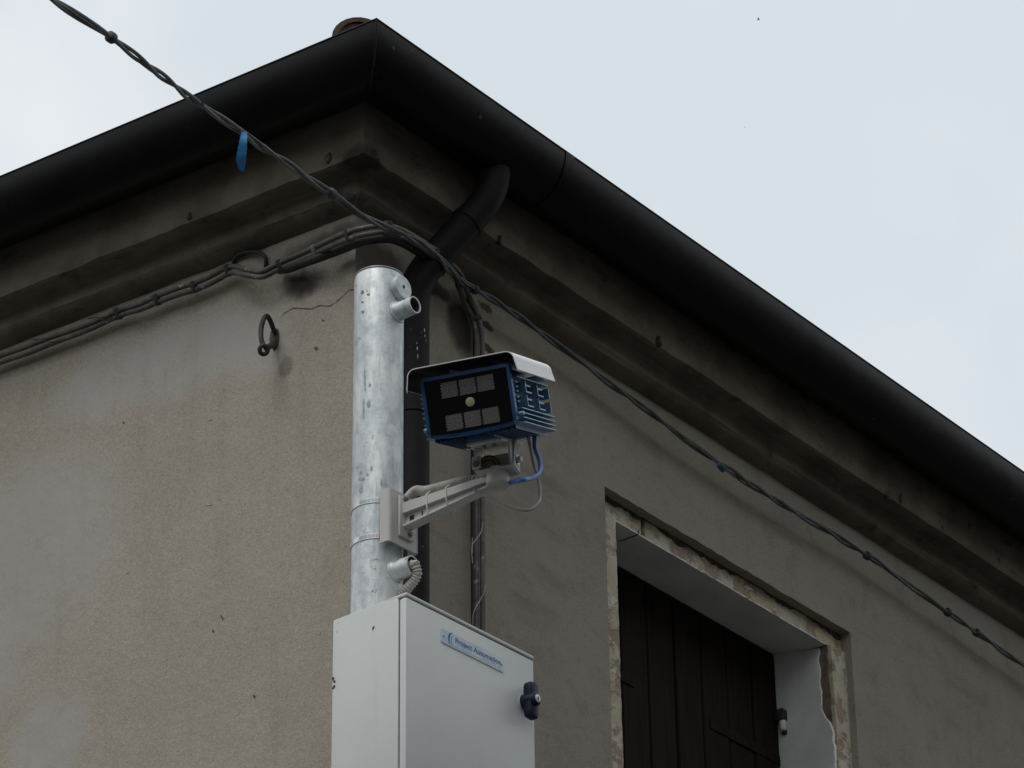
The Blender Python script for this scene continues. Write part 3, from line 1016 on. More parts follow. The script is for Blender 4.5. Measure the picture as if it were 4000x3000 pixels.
# ------------------------------------------------------------------ cables clipped along the wall
wc = tag(empty('wall_cable_run', onL(800, 1110, .03)), 'paired grey cables clipped under the left cornice and bent round the corner', 'cable run')
cp = []
for x, y, o in ((-120, 1462, .03), (0, 1405, .03), (100, 1370, .03), (200, 1330, .03), (330, 1283, .03), (470, 1222, .032), (545, 1200, .04), (620, 1168, .032), (700, 1138, .036), (765, 1118, .032), (830, 1090, .034), (900, 1053, .034), (960, 1062, .05), (1020, 1072, .05), (1060, 1055, .045), (1100, 1035, .040), (1165, 1008, .045), (1235, 977, .055)):
    cp.append(onL(x, y, o))
cnr = [at_depth(1310, 942, 8.22), at_depth(1375, 915, 8.16), at_depth(1440, 900, 8.14), at_depth(1505, 893, 8.15), at_depth(1565, 908, 8.19), at_depth(1625, 940, 8.26)]
rp = [onR(1690, 985, .125), onR(1745, 1030, .085), onR(1790, 1080, .05), onR(1806, 1125, .035), onR(1826, 1175, .03), onR(1852, 1225, .03), onR(1867, 1285, .03), onR(1872, 1340, .03), onR(1872, 1420, .03), onR(1871, 1700, .03), onR(1872, 2000, .03), onR(1874, 2450, .03), onR(1878, 3100, .03)]
runp, rq = resample(spline(cp+cnr+rp, 8), .012)
def offset_path(path, du, dn):
    o = []
    for i, p in enumerate(path):
        t = path[min(i+1, len(path)-1)]-path[max(i-1, 0)]
        t /= np.linalg.norm(t)
        s_ = np.cross(t, cF)
        s_ /= np.linalg.norm(s_)
        o.append(p + s_*du - cF*dn)
    return o
wob = [0.0012*math.sin(q*9.0)+.0008*math.sin(q*23+1) for q in rq]
def shifted(d, dn, ph):
    base = offset_path(runp, d, dn)
    return [p + ZV*(0.0012*math.sin(q*11+ph)) for p, q in zip(base, rq)]
m_ = MB(); m_.tube(shifted(.0074, 0, 0), .0066, 10); m_.build('cable', mWallCab, wc)
m_ = MB(); m_.tube(shifted(-.0074, .002, 2), .0068, 10); m_.build('cable', mWallCab, wc)
# thick black tube that lies under the pair near the corner
bp = [onL(1090, 1052, .02), onL(1130, 1046, .03), onL(1185, 1026, .035), onL(1260, 1000, .045)] + [at_depth(1340, 970, 8.26), at_depth(1420, 940, 8.20), at_depth(1500, 930, 8.20), at_depth(1560, 940, 8.24), at_depth(1630, 978, 8.30)] + [onR(1700, 1025, .09)]
tube_obj('black_tube', bp, .0125, mWallCabD, wc)
# bundle clips
def clip_at(px, py, big=1.0, mat=mClip):
    best = min(range(len(runp)), key=lambda i: np.hypot(*(pxy(runp[i])-V(px, py))))
    p = runp[best]
    t = runp[min(best+1, len(runp)-1)]-runp[max(best-1, 0)]
    t /= np.linalg.norm(t)
    s_ = np.cross(t, cF)
    s_ /= np.linalg.norm(s_)
    nn = np.cross(s_, t)
    q = MB()
    q.box((-.0065*big, -.0155*big, -.009), (.0065*big, .0155*big, .009), T3(p, (t, s_, nn)), bev=.003)
    q.build('cable_clip', mat, wc)
for a in ((462, 1226), (612, 1172), (758, 1122), (892, 1058), (1093, 1040), (1237, 975, 1.0, mDarkBolt), (1360, 925), (1514, 897, 1.25), (1695, 985), (1812, 1112), (1858, 1247)):
    clip_at(*a)
# thin loose twists of wire on the vertical run
for pts in ([(1888, 2040), (1880, 2075), (1862, 2105), (1847, 2125), (1845, 2160)], [(1896, 2285), (1888, 2320), (1866, 2360), (1849, 2395), (1846, 2440)], [(1846, 2100), (1842, 2150), (1846, 2200)]):
    tube_obj('tie_wire', [onR(x, y, .045) for x, y in pts], .0012, mGreyCab, wc, n=6)
# dark cable beside the pair on the vertical run
tube_obj('dark_cable', [onR(1826, 1165, .02), onR(1850, 1240, .018), onR(1858, 1350, .016), onR(1851, 1700, .016), onR(1850, 2000, .016), onR(1852, 2450, .016), onR(1856, 3100, .016)], .0075, mWallCabD, wc)
# thin loose wires on the left
tube_obj('tie_wire', [onL(345, 1245, .03), onL(380, 1240, .04), onL(410, 1252, .045), onL(440, 1240, .04)], .0016, mWallCabD, wc, n=6)
tube_obj('tie_wire', [onL(130, 1328, .03), onL(165, 1325, .04), onL(200, 1338, .045), onL(235, 1330, .04)], .0016, mWallCabD, wc, n=6)

# ------------------------------------------------------------------ twisted overhead cable
oc = tag(empty('overhead_cable', at_depth(790, 405, 7.4)), 'twisted grey service cable crossing from the sky to the corner and along the right wall', 'cable')
ocp = []
for x, y in ((-420, -420), (-100, -182), (190, -10), (320, 70), (430, 143), (590, 265), (760, 393), (945, 520), (1110, 632), (1290, 752), (1400, 830)):
    t = (1510-x)/1930
    ocp.append(at_depth(x, y, 8.10-1.9*t))
ocp += [at_depth(1512, 890, 8.10), at_depth(1575, 915, 8.14), at_depth(1640, 952, 8.2), at_depth(1720, 1015, 8.24)]
for x, y, o in ((1800, 1098, .075), (1850, 1128, .065), (1950, 1185, .06), (2180, 1348, .05), (2480, 1570, .05), (2800, 1802, .05), (3100, 1998, .05), (3390, 2172, .05), (3700, 2390, .05), (4000, 2602, .05), (4300, 2815, .05), (5600, 3700, .05)):
    ocp.append(onR(x, y, o))
cen, cq = resample(spline(ocp, 10), .010)
PITCH = .33
def strand(r, rad_, ph, k=1.0):
    o = []
    for i, p in enumerate(cen):
        t = cen[min(i+1, len(cen)-1)]-cen[max(i-1, 0)]
        t /= np.linalg.norm(t)
        a_ = np.cross(t, V(.2, -.3, 1))
        a_ /= np.linalg.norm(a_)
        b2 = np.cross(t, a_)
        an = ph+2*math.pi*(cq[i]+.05*math.sin(cq[i]*4.7)+.03*math.sin(cq[i]*11.3))/PITCH*k
        rr = rad_*(1+.25*math.sin(cq[i]*3.1+ph))
        o.append(p + rr*(math.cos(an)*a_+math.sin(an)*b2))
    q = MB()
    q.tube(o, r, 8)
    return q.build('strand', mOver, oc)
strand(.0043, .0049, 0)
strand(.0043, .0049, math.pi)
strand(.0024, .0070, math.pi*.55, .35)
def oc_tie(px, py, r=.0125, ln=.016):
    i = min(range(2, len(cen)-2), key=lambda i: np.hypot(*(pxy(cen[i])-V(px, py))))
    t = cen[i+1]-cen[i-1]
    q = MB()
    q.lathe(cen[i]-t/np.linalg.norm(t)*ln/2, t, [(r*.8, 0), (r, .002), (r, ln-.002), (r*.8, ln)], 12)
    q.build('cable_tie', mClip, oc)
for px, py in ((430, 143), (1293, 755), (1855, 1130), (3390, 2175), (3700, 2395), (3812, 2470)):
    oc_tie(px, py)

def ribbon(name, pts, wdt, side, mat, label, thick=.0012):
    root = np.asarray(pts[0], float)
    path = spline(pts, 5)
    n_ = len(path)-1
    ws = [wdt*np.interp(i/n_, [0, .15, .45, .62, .72, .80, .92, 1], [.55, .72, .95, 1.0, .78, .66, .55, .18])*(1+.07*math.sin(i*2.3)) for i in range(n_+1)]
    path = [p+side*wdt*.25*np.interp(i/n_, [0, .6, .75, 1], [0, 0, .7, .5]) for i, p in enumerate(path)]
    q = MB()
    f_ = [p-side*a for p, a in zip(path, ws)]
    g_ = [p+side*a+cF*.002*math.sin(i*.8) for i, (p, a) in enumerate(zip(path, ws))]
    nb = [cF*thick]*len(path)
    q.sheet([f_, g_, [p+n_ for p, n_ in zip(g_, nb)], [p+n_ for p, n_ in zip(f_, nb)], f_])
    o = q.build(name, mat, None, origin=root)
    return tag(o, label, 'ribbon')
dR = 7.52
ribbon('blue_ribbon', [at_depth(954, 514, dR), at_depth(951, 545, dR-.01), at_depth(946, 585, dR-.015), at_depth(941, 625, dR-.01), at_depth(940, 652, dR), at_depth(946, 670, dR+.004)], .0110, cR, mRibbon, 'bright blue strip of tape hanging from the overhead cable below the gutter')
pA = onR(2800, 1800, .056)
ribbon('blue_tape_tag', [pA, pA+V(.006, -.003, -.012), pA+V(.016, -.003, -.022), pA+V(.024, 0, -.026)], .0085, cR, mRibbonD, 'short dark blue tape scrap on the cable above the window')
d3 = 8.10-1.9*(1510-785)/1930-.012
ribbon('blue_tape_scrap', [at_depth(778, 398, d3), at_depth(788, 405, d3), at_depth(800, 414, d3)], .0045, cU, mRibbonD, 'tiny navy tape scrap stuck to the overhead cable where it crosses the gutter')

# ------------------------------------------------------------------ galvanised pole
pole = tag(empty('steel_pole', P0), 'galvanised round steel pole standing in front of the house corner', 'pole')
ZP = 5.6755
m_ = MB()
pr = [(.057, 0)] + [(.057, z) for z in np.linspace(.3, ZP-.006, 30)] + [(.0562, ZP-.002), (.054, ZP)]
m_.lathe(P0, ZV, pr, 64)
m_.build('tube', mGal, pole)
m_ = MB()
m_.lathe(P0+V(0, 0, ZP-.003), ZV, [(.0574, 0), (.0580, .002), (.0574, .0045)], 64)
m_.build('cap', mDarkBolt, pole)
m_ = MB()
m_.box((-.15, -.15, 0), (.15, .15, .016), T3(P0, BAX), bev=.003)
m_.build('base_plate', mGal, pole)
for i, (px, py, a_, b_) in enumerate(((1394, 1827, 4, 5), (1451, 1829, 5, 14), (1435, 1854, 6, 6), (1408, 1846, 5, 9), (1411, 1872, 13, 8), (1410, 1911, 8, 20), (1489, 1886, 5, 16), (1471, 2184, 11, 4), (1416, 1142, 7, 9), (1440, 1150, 8, 6), (1415, 1180, 5, 6), (1417, 1218, 6, 7), (1434, 1136, 3, 3), (1404, 1322, 6, 3), (1425, 1480, 4, 60), (1445, 1505, 5, 9), (1441, 1575, 9, 18), (1420, 1600, 4, 45))):
    mark(px, py, P0[:2], .057, a_, b_, mMarkR if 1130 < py < 1230 else mMark, pole, 'scuff', 0, i)
# threaded boss near the top
dirn = -by*.985+bx*.03
dirn /= np.linalg.norm(dirn)
def on_pole_dir(d_, z):
    return P0+V(0, 0, z)+d_*.045
bz = 5.626
m_ = MB()
m_.lathe(on_pole_dir(dirn, bz), dirn, [(.022, 0), (.022, .012), (.0285, .0135), (.0285, .0275), (.0275, .0285)], 32)
boss = m_.build('boss', mGal, pole)
m_ = MB()
m_.lathe(on_pole_dir(dirn, bz)+dirn*.0270, dirn, [(.0042, 0), (.0042, .0021)], 16)
m_.build('boss_hole', mBlack, boss)
def stub(z, d_, r, ln, parent):
    q = MB()
    o = on_pole_dir(d_, z)
    q.lathe(o, d_, [(r+.004, .008), (r+.002, .016), (r, .019), (r, ln), (r-.0028, ln), (r-.0028, .01)], 32, caps=False)
    s_ = q.build('pipe_stub', mGal, parent)
    q = MB()
    q.lathe(o, d_, [(.001, .016), (r-.0031, .016), (r-.0031, ln-.0025)], 24, caps=False)
    q.build('bore', mBore, s_)
    # weld bead
    a_ = np.cross(d_, ZV)
    pts = []
    for k in range(24):
        an = 2*math.pi*k/24
        rad_ = r+.002+random.uniform(-.0012, .0018)
        lat = math.cos(an)*rad_
        hgt = math.sin(an)*rad_
        dep = math.sqrt(max(0, .0573**2-lat**2))-.045
        pts.append(o + a_*lat + ZV*hgt + d_*(dep+.001))
    q = MB()
    q.tube(pts, .0030, 8, closed=True)
    q.build('weld', mGal, s_)
    return o+d_*ln
e1 = stub(5.566, dirn, .0205, .062, pole)
dl = -by*.985+bx*.05
dl /= np.linalg.norm(dl)
e2 = stub(4.910, dl, .0225, .056, pole)

# ------------------------------------------------------------------ bracket and arm
brk = tag(empty('camera_bracket', B(0, -.076, 5.02)), 'pale grey cantilever bracket strapped to the steel pole below the blue camera', 'bracket')
TB = T3(P0, BAX)
# U channel: swept profile in xy
prf = []
RC, X0, Y0, Y1 = .010, .051, -.080, -.053
prf.append((-X0, Y1)); prf.append((-X0, Y0+RC))
for k in range(1, 6):
    an = math.pi+math.pi/2*k/6
    prf.append((-X0+RC+RC*math.cos(an), Y0+RC+RC*math.sin(an)))
prf.append((-X0+RC, Y0)); prf.append((X0-.012-RC, Y0)); prf.append((X0-.006, Y0)); prf.append((X0-.006, Y0+.004))
inn = [(X0-.010, Y0+.005), (-X0+RC, Y0+.004)]
for k in range(5, 0, -1):
    an = math.pi+math.pi/2*k/6
    inn.append((-X0+RC+(RC-.004)*math.cos(an), Y0+RC+(RC-.004)*math.sin(an)))
inn += [(-X0+.004, Y0+RC), (-X0+.004, Y1)]
poly = prf+inn
m_ = MB()
n = len(poly)
zt = lambda x: 5.088
zb_ = lambda x: 4.958
vs, fs = [], []
for zf in (zb_, zt):
    for x, y in poly:
        vs.append(TB((x, y, zf(x))))
for k in range(n):
    fs.append((k, (k+1) % n, n+(k+1) % n, n+k))
fs.append(tuple(range(n))); fs.append(tuple(range(n, 2*n)))
m_.add(vs, fs)
m_.build('clamp_plate', mBrk, brk)
m_ = MB()
m_.box((X0-.010, Y0, 4.958), (X0-.006, Y1, 5.088), TB)
m_.build('clamp_flange', mBrk, brk)
# arm foot
m_ = MB()
m_.prism([(-.024, 4.978), (.026, 4.978), (.026, 5.077), (-.024, 5.077)], -(Y0-.0005)-.0, -(Y0-.0075), lambda p: TB((p[0], -p[2], p[1])), bev=.003)
m_.build('arm_foot', mBrk, brk)
YA, YT = -.0875, -.330
def arm_seg(za0, za1, zt0, zt1, w0, w1, xo=0.0):
    q = []
    for y, z0, z1, ww in ((YA, za0, za1, w0), (YT, zt0, zt1, w1)):
        q += [TB((xo-ww/2, y, z0)), TB((xo+ww/2, y, z0)), TB((xo+ww/2, y, z1)), TB((xo-ww/2, y, z1))]
    return q, [(0, 1, 2, 3), (7, 6, 5, 4), (0, 4, 5, 1), (1, 5, 6, 2), (2, 6, 7, 3), (3, 7, 4, 0)]
m_ = MB()
m_.add(*arm_seg(5.034, 5.060, 5.031, 5.045, .030, .026))
arm = m_.build('arm', mBrk, brk, smooth=False)
m_ = MB()
m_.add(*arm_seg(5.006, 5.0345, 5.0215, 5.0315, .009, .009))
m_.build('arm_web', mBrk, arm, smooth=False)
m_ = MB()
m_.add(*arm_seg(5.0015, 5.0065, 5.018, 5.022, .028, .024))
m_.build('arm_flange', mBrk, arm, smooth=False)
m_ = MB()
m_.box((-.0055, -.112, 5.010), (-.0045, -.100, 5.026), TB)
m_.box((-.0055, -.137, 5.014), (-.0045, -.134, 5.027), TB)
m_.build('web_slot', mBlack, arm, smooth=False)
def bolt(o, d_, r, h, mat, parent, name='bolt', washer=True):
    q = MB()
    if washer: q.lathe(o, d_, [(r*1.55, 0), (r*1.55, .0015)], 20)
    q.lathe(o+d_*.0012, d_, [(r, 0), (r, h*.85), (r*.85, h)], 6)
    return q.build(name, mat, parent, smooth=False)
for xz in ((-.006, 5.0705), (.010, 4.9905)):
    bolt(TB((xz[0], Y0-.0075, xz[1])), -by, .0045, .006, mDarkBolt, brk)
# strap bands
for zc in (5.072, 4.984):
    m_ = MB()
    n = 40
    outer, vs, fs = [], [], []
    for k in range(n+1):
        an = math.pi*0.0+2*math.pi*k/n
        for r_, dz in ((.0574, -.0062), (.0588, -.0062), (.0588, .0062), (.0574, .0062)):
            vs.append(P0+V(r_*math.cos(an), r_*math.sin(an), zc+dz))
    for k in range(n):
        for j in range(4):
            fs.append((4*k+j, 4*k+(j+1) % 4, 4*(k+1)+(j+1) % 4, 4*(k+1)+j))
    m_.add(vs, fs)
    band = m_.build('strap_band', mBand, brk)
    q = MB()
    for k in range(30):
        an = rad(180+ k*3.0 + 0)
        c0, s0 = math.cos(an), math.sin(an)
        tr = T3(P0+V(0, 0, zc), (V(c0, s0, 0), V(-s0, c0, 0), ZV))
        q.box((.0580, -.0006, -.0042), (.0592, .0006, .0042), tr)
    tag(q.build('band_slots', mDarkBolt, band, smooth=False), kind='stuff')
# hub and yoke
HUB = B(0, -.346, 0)
m_ = MB()
m_.lathe(HUB+V(0, 0, 5.016), ZV, [(.020, 0), (.0245, .003), (.0255, .006), (.0255, .028), (.024, .031)], 40)
m_.build('hub', mBrk, brk)
PIV = None
zz = np.linspace(5.0, 5.2, 401)
zpv = zz[np.argmin([abs(pxy(HUB+V(0, 0, z))[1]-1810) for z in zz])]
PIV = HUB+V(0, 0, zpv)
m_ = MB()
m_.box((-.042, -.022, 5.047), (.042, .022, 5.053), T3(HUB, (hw, np.cross(ZV, hw), ZV)), bev=.002)
m_.lathe(HUB+V(0, 0, 5.046), ZV, [(.022, 0), (.020, .012)], 32)
yk = m_.build('yoke', mBrk, brk)
hf = np.cross(ZV, hw)
for sgn in (-1, 1):
    m_ = MB()
    ear = [(-.021, 5.050), (.021, 5.050), (.019, zpv+.010), (.012, zpv+.020), (-.004, zpv+.020), (-.016, zpv+.004)]
    if sgn > 0:
        ear = [(-.022, 5.050), (.022, 5.050), (.018, zpv+.005), (.016, zpv+.042), (-.013, zpv+.046), (-.015, zpv+.030), (-.018, zpv)]
    m_.prism([(a_, b_) for a_, b_ in ear], sgn*.0405, sgn*.0445, lambda p: HUB+hf*p[0]+hw*p[2]+ZV*p[1], bev=.0012)
    m_.build('yoke_ear', mBrk, yk)
    bolt(PIV+hw*(sgn*.0448)+hf*.0, hw*sgn, .0078, .009, mBolt if sgn > 0 else mDarkBolt, yk)
m_ = MB()
m_.box((-.040, .014, 5.050), (.040, .018, zpv+.030), T3(HUB, (hw, hf, ZV)), bev=.0015)
m_.build('yoke_back', mBrk, yk)
# corner lug on left ear facing us
m_ = MB()
m_.box((-.050, -.026, 5.056), (-.030, -.021, zpv+.012), T3(HUB, (hw, hf, ZV)), bev=.001)
m_.build('yoke_lug', mBrk, yk)
bolt(HUB+hw*-.040+hf*-.0262+ZV*(zpv-.006), -hf, .0055, .004, mDarkBolt, yk)

# ------------------------------------------------------------------ blue traffic camera
FC = PIV - hd*.1455 + hv*.1228                   # centre of its front face
TH_ = T3(FC, (hw, hd, hv))
tc_ = tag(empty('traffic_camera', PIV), 'blue finned traffic camera under a white visor, black front glass facing left', 'camera')
HW, HH, HL = .101, .0665, .25
m_ = MB()
m_.box((-HW+.012, .012, -HH+.012), (HW-.012, HL-.004, HH-.004), TH_, bev=.008)
m_.build('housing', mBlue, tc_)
# front bezel: bowed lower edge
bot = [(x, -HH+.007*(x/HW)**2-.004) for x in np.linspace(-HW+.008, HW-.008, 13)]
outer = bot + [(HW, -HH+.012), (HW, HH-.008), (HW-.008, HH)] + [(-HW+.008, HH), (-HW, HH-.008), (-HW, -HH+.012)]
m_ = MB()
m_.prism(outer, 0.0, .016, lambda p: TH_((p[0], p[2], p[1])), bev=.0015)
bez = m_.build('bezel', mBlue, tc_)
gb = [(x, -HH+.0080+.005*(x/HW)**2-.004) for x in np.linspace(-HW+.009, HW-.008, 13)]
gl = gb + [(HW-.0075, HH-.0085), (-HW+.0085, HH-.0085)]
m_ = MB()
m_.prism(gl, -.0012, .004, lambda p: TH_((p[0], p[2], p[1])))
m_.build('front_glass', mGlass, tc_, smooth=False)
# infrared LED panels, edges stepped row by row
def led_panel(cx, cz, wv, hv_):
    rowsn = 10
    rg = random.Random(int((cx+1)*1000+cz*100))
    l_, r_ = [], []
    for i in range(rowsn):
        z0, z1 = cz-hv_/2+hv_*i/rowsn, cz-hv_/2+hv_*(i+1)/rowsn
        s_ = .0009 if i % 2 else -.0009
        l_ += [(cx-wv/2+s_, z0), (cx-wv/2+s_, z1)]
        r_ += [(cx+wv/2+s_, z0), (cx+wv/2+s_, z1)]
    q = MB()
    q.prism(l_+r_[::-1], -.0022, -.0013, lambda p: TH_((p[0], p[2], p[1])))
    q.build('led_panel', mLed, tc_, smooth=False)
for i in range(3):
    led_panel(.0035+(i-1)*.0410, .0320, .0365, .0330)
    led_panel(.0050+(i-1)*.0410, -.0385, .0365, .0330)
m_ = MB()
m_.lathe(TH_((.0048, -.0012, -.002)), -hd, [(.0100, 0), (.0100, .001), (.0085, .0018)], 28)
m_.build('lens', mLens, tc_)
# fins: long ones and cut ones on both flanks, short teeth behind the bezel, fins below
ft = .0026
def fin(lo, hi, mat=mBlueEdge, name='fin'):
    q = MB()
    q.box(lo, hi, TH_, bev=.0006, seg=1)
    return q.build(name, mat, tc_, smooth=False)
for sgn in (-1, 1):
    xa, xb = (HW-.014, HW+.010) if sgn > 0 else (-HW-.010, -HW+.014)
    f0 = fin((xa, .022, -.031-ft/2), (xb, .252, -.031+ft/2))
    for k in range(1, 4):
        copy_at(f0, hv*(-.0100*k))
    fin((xa, .016, .036-ft/2), (xb, .236, .036+ft/2))
    fin((xa, .150, .049-ft/2), (xb, .235, .049+ft/2))
    # teeth next to the bezel
    t0 = fin((xa, .016, .026-.0012), (xb-.006*sgn if sgn > 0 else xb, .030, .026+.0012), name='fin_tooth')
    for dz in (-.010, -.020, -.032, -.042):
        copy_at(t0, hv*dz)
    # cut ribs: an upright with two stubs pointing back
    for row, zc in enumerate((.018, -.012)):
        for colm, yc in enumerate((.066, .150, .232)):
            q = MB()
            q.box((xa, yc-.0014, zc-.011), (xb, yc+.0014, zc+.012), TH_)
            if colm < 2:
                q.box((xa, yc+.0014, zc+.003), (xb-.001, yc+.036, zc+.0055), TH_)
                q.box((xa, yc+.0014, zc-.011), (xb-.001, yc+.042, zc-.0085), TH_)
            q.build('fin', mBlueEdge, tc_, smooth=False)
    # bumper knob near the bezel
    q = MB()
    q.lathe(TH_((sgn*(HW-.004), .020, -.043)), hw*sgn, [(.0055, 0), (.0055, .014), (.004, .016)], 14)
    q.build('screw_post', mBlueEdge, tc_)
b0 = fin((-.090-ft/2, .018, -HH-.006), (-.090+ft/2, .236, -HH+.014), mBlue)
for k in range(1, 18):
    if 6 <= k <= 10: continue
    copy_at(b0, hw*(.0106*k))
m_ = MB()
m_.box((-.032, .05, -HH-.010), (.030, .22, -HH+.016), TH_, bev=.003)
m_.build('base_block', mBlue, tc_)
# mounting plate with lugs down to the yoke
m_ = MB()
m_.box((-.040, .070, -HH-.018), (.040, .215, -HH-.0102), TH_, bev=.002)
for sgn in (-1, 1):
    m_.box((sgn*.038-.0025, .118, -HH-.068), (sgn*.038+.0025, .172, -HH-.012), TH_, bev=.0012)
m_.build('mount_plate', mBrk, tc_)
for xx, yy in ((-.012, .10), (.012, .10)):
    bolt(TH_((xx, yy, -HH-.018)), -hv, .0055, .006, mDarkBolt, tc_, washer=False)
# visor: bent sheet
VW, VT, VL0, VL1 = .1255, .088, -.022, .242
vp = [(-VW-.001, .044), (-VW+.002, .058)]
for k in range(0, 7):
    an = math.pi-math.pi/2*k/6
    vp.append((-VW+.004+.020+.020*math.cos(an), VT-.020+.020*math.sin(an)))
vr = [(-x, z) for x, z in vp[::-1]]
vpo = vp+vr
def visor_rows(offs):
    rows = []
    P = vpo
    for y in (VL0, VL1):
        row = []
        for i, (x, z) in enumerate(P):
            a_, b_ = P[max(i-1, 0)], P[min(i+1, len(P)-1)]
            tx, tz = b_[0]-a_[0], b_[1]-a_[1]
            ln = math.hypot(tx, tz)
            row.append(TH_((x+tz/ln*offs, y, z-tx/ln*offs)))
        rows.append(row)
    return rows
ro, ri = visor_rows(0), visor_rows(.0022)
m_ = MB()
m_.sheet(ro)
m_.sheet([ro[0], ri[0]]); m_.sheet([ro[1], ri[1]])
m_.sheet([[ro[0][0], ro[1][0]], [ri[0][0], ri[1][0]]]); m_.sheet([[ro[0][-1], ro[1][-1]], [ri[0][-1], ri[1][-1]]])
vis = m_.build('visor', mVis, tc_)
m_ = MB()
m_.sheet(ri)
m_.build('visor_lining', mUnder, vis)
m_ = MB()
for sgn in (-1, 1):
    m_.box((sgn*.055-.006, .05, HH-.006), (sgn*.055+.006, .20, VT-.0024), TH_)
m_.build('visor_spacer', mBlue, tc_, smooth=False)

# ------------------------------------------------------------------ camera wiring
def thing_tube(name, pts, r, mat, label, cat='cable', n=14):
    q = MB()
    q.tube(spline(pts, 10), r, n)
    return tag(q.build(name, mat, None, origin=np.asarray(pts[len(pts)//2])), label, cat)
dref = (PIV-CAM) @ cF
gl0 = TH_((.070, .215, -HH-.002))
d0 = (gl0-CAM) @ cF
thing_tube('blue_cable', [gl0, at_depth(2090, 1752, d0-.01), at_depth(2106, 1795, d0-.03), at_depth(2111, 1830, d0-.06), at_depth(2100, 1854, d0-.10), at_depth(2070, 1869, d0-.14), at_depth(2030, 1876, d0-.17), at_depth(1985, 1888, dref+.01), at_depth(1960, 1892, dref+.02)], .0050, mBlueCab, 'bright blue cable looping from the traffic camera down behind the arm tip')
gl1 = TH_((.060, .200, -HH-.002))
thing_tube('grey_cable', [gl1, at_depth(2074, 1765, d0), at_depth(2086, 1820, d0), at_depth(2102, 1875, d0-.02), at_depth(2110, 1930, d0-.05), at_depth(2102, 1965, d0-.09), at_depth(2070, 1990, d0-.12), at_depth(2030, 1990, d0-.13), at_depth(1985, 1975, d0-.12), at_depth(1930, 1950, d0-.10), at_depth(1890, 1932, d0-.08), at_depth(1850, 1912, d0-.06)], .0036, mGreyCab, 'thin grey cable drooping in a loop below the traffic camera')
bl = []
for k in range(13):
    an = rad(-70+k*20)
    bl.append(at_depth(1912, 1812, dref+.005) + .0150*(math.cos(an)*cR*1.1+math.sin(an)*cU*.85))
thing_tube('brass_elbow', bl, .0062, mBrass, 'brown brass cable loop between the yoke ears under the camera', 'cable fitting')

def corrugated(name, pts, r, mat, label, pitch=.0064):
    path, s = resample(spline(pts, 12), pitch/4)
    rr = [r*(1.0+.15*math.cos(2*math.pi*q/pitch)) for q in s]
    q = MB()
    q.tube(path, rr, 16)
    return tag(q.build(name, mat, None, origin=np.asarray(pts[len(pts)//2])), label, 'conduit')
nb = bx*.028
def armp(x, y, off):
    return on_plane(x, y, P0+bx*off, bx)
corrugated('upper_conduit', [armp(1592, 1950, .034), armp(1608, 1930, .030), armp(1628, 1917, .026), armp(1655, 1919, .020), armp(1680, 1915, .010), armp(1720, 1904, .008), armp(1765, 1892, .008), armp(1810, 1881, .008), armp(1852, 1875, .010), armp(1880, 1878, .018), armp(1905, 1876, .02)], .0104, mCond, 'grey corrugated conduit tied on top of the bracket arm')
ee = e2-dl*.02
dz_ = (e2-CAM) @ cF
corrugated('lower_conduit', [ee, e2+dl*.003, at_depth(1624, 2214, dz_-.004), at_depth(1629, 2240, dz_-.006), at_depth(1617, 2268, dz_-.006), at_depth(1594, 2295, dz_-.002), at_depth(1570, 2325, dz_+.006), at_depth(1552, 2360, dz_+.016)], .0106, mCond, 'grey corrugated conduit curving from the pole stub into the cabinet top')
tri = 0
for yy, z0, z1, lab in ((-.160, 5.006, 5.083, 'pale nylon tie nearer the pole, binding conduit to arm'), (-.215, 5.012, 5.076, 'pale nylon tie at mid arm, binding conduit to arm')):
    o_ = TB((0, yy, 0))
    zt_ = 5.060-.015*(yy-YA)/(YT-YA)
    zb2 = 5.0015+.0165*(yy-YA)/(YT-YA)
    lp = [(-.0158, zb2-.0012), (.0155, zb2-.0012), (.0225, zt_+.004), (.024, zt_+.020), (.012, zt_+.0235), (.000, zt_+.016), (-.0155, zt_+.0015)]
    q = MB()
    ring_ = [TB((x, yy+.004*(1 if z > zt_ else 0), z)) for x, z in lp]
    lin = [a_*(1-t)+b_*t for a_, b_ in zip(ring_, ring_[1:]+ring_[:1]) for t in (.06, .5, .94)]
    q.tube(lin, .0013, 6, closed=True)
    tag(q.build('zip_tie', mTie, None, origin=o_), lab, 'zip tie', 'zip ties on the bracket arm')

# ------------------------------------------------------------------ control cabinet
cab = tag(empty('control_cabinet', B(-.026, -.19, 4.10)), 'light grey metal control cabinet fixed to the pole with navy handle', 'cabinet')
CX0, CX1, CY0, CY1, CYB, CZ0, CZ1 = -.2345, .1825, -.290, -.2685, -.086, 4.10, 4.697
m_ = MB()
m_.box((CX0, CY1, CZ0), (CX1, CYB, CZ1-.0005), TB, bev=.004)
m_.box((CX0, CY0-.0008, CZ1-.0085), (CX1, CY1+.03, CZ1), TB, bev=.003)
m_.build('body', mBox, cab)
m_ = MB()
m_.box((CX0+.004, CY1-.0035, CZ0+.004), (CX1-.004, CY1-.0001, CZ1-.008), TB)
m_.build('gasket', mGroove, cab, smooth=False)
m_ = MB()
m_.box((CX0+.0003, CY0, CZ0), (CX1-.001, CY1-.0035, CZ1-.0112), TB, bev=.0035)
door = m_.build('door', mBox, cab)
DY = CY0
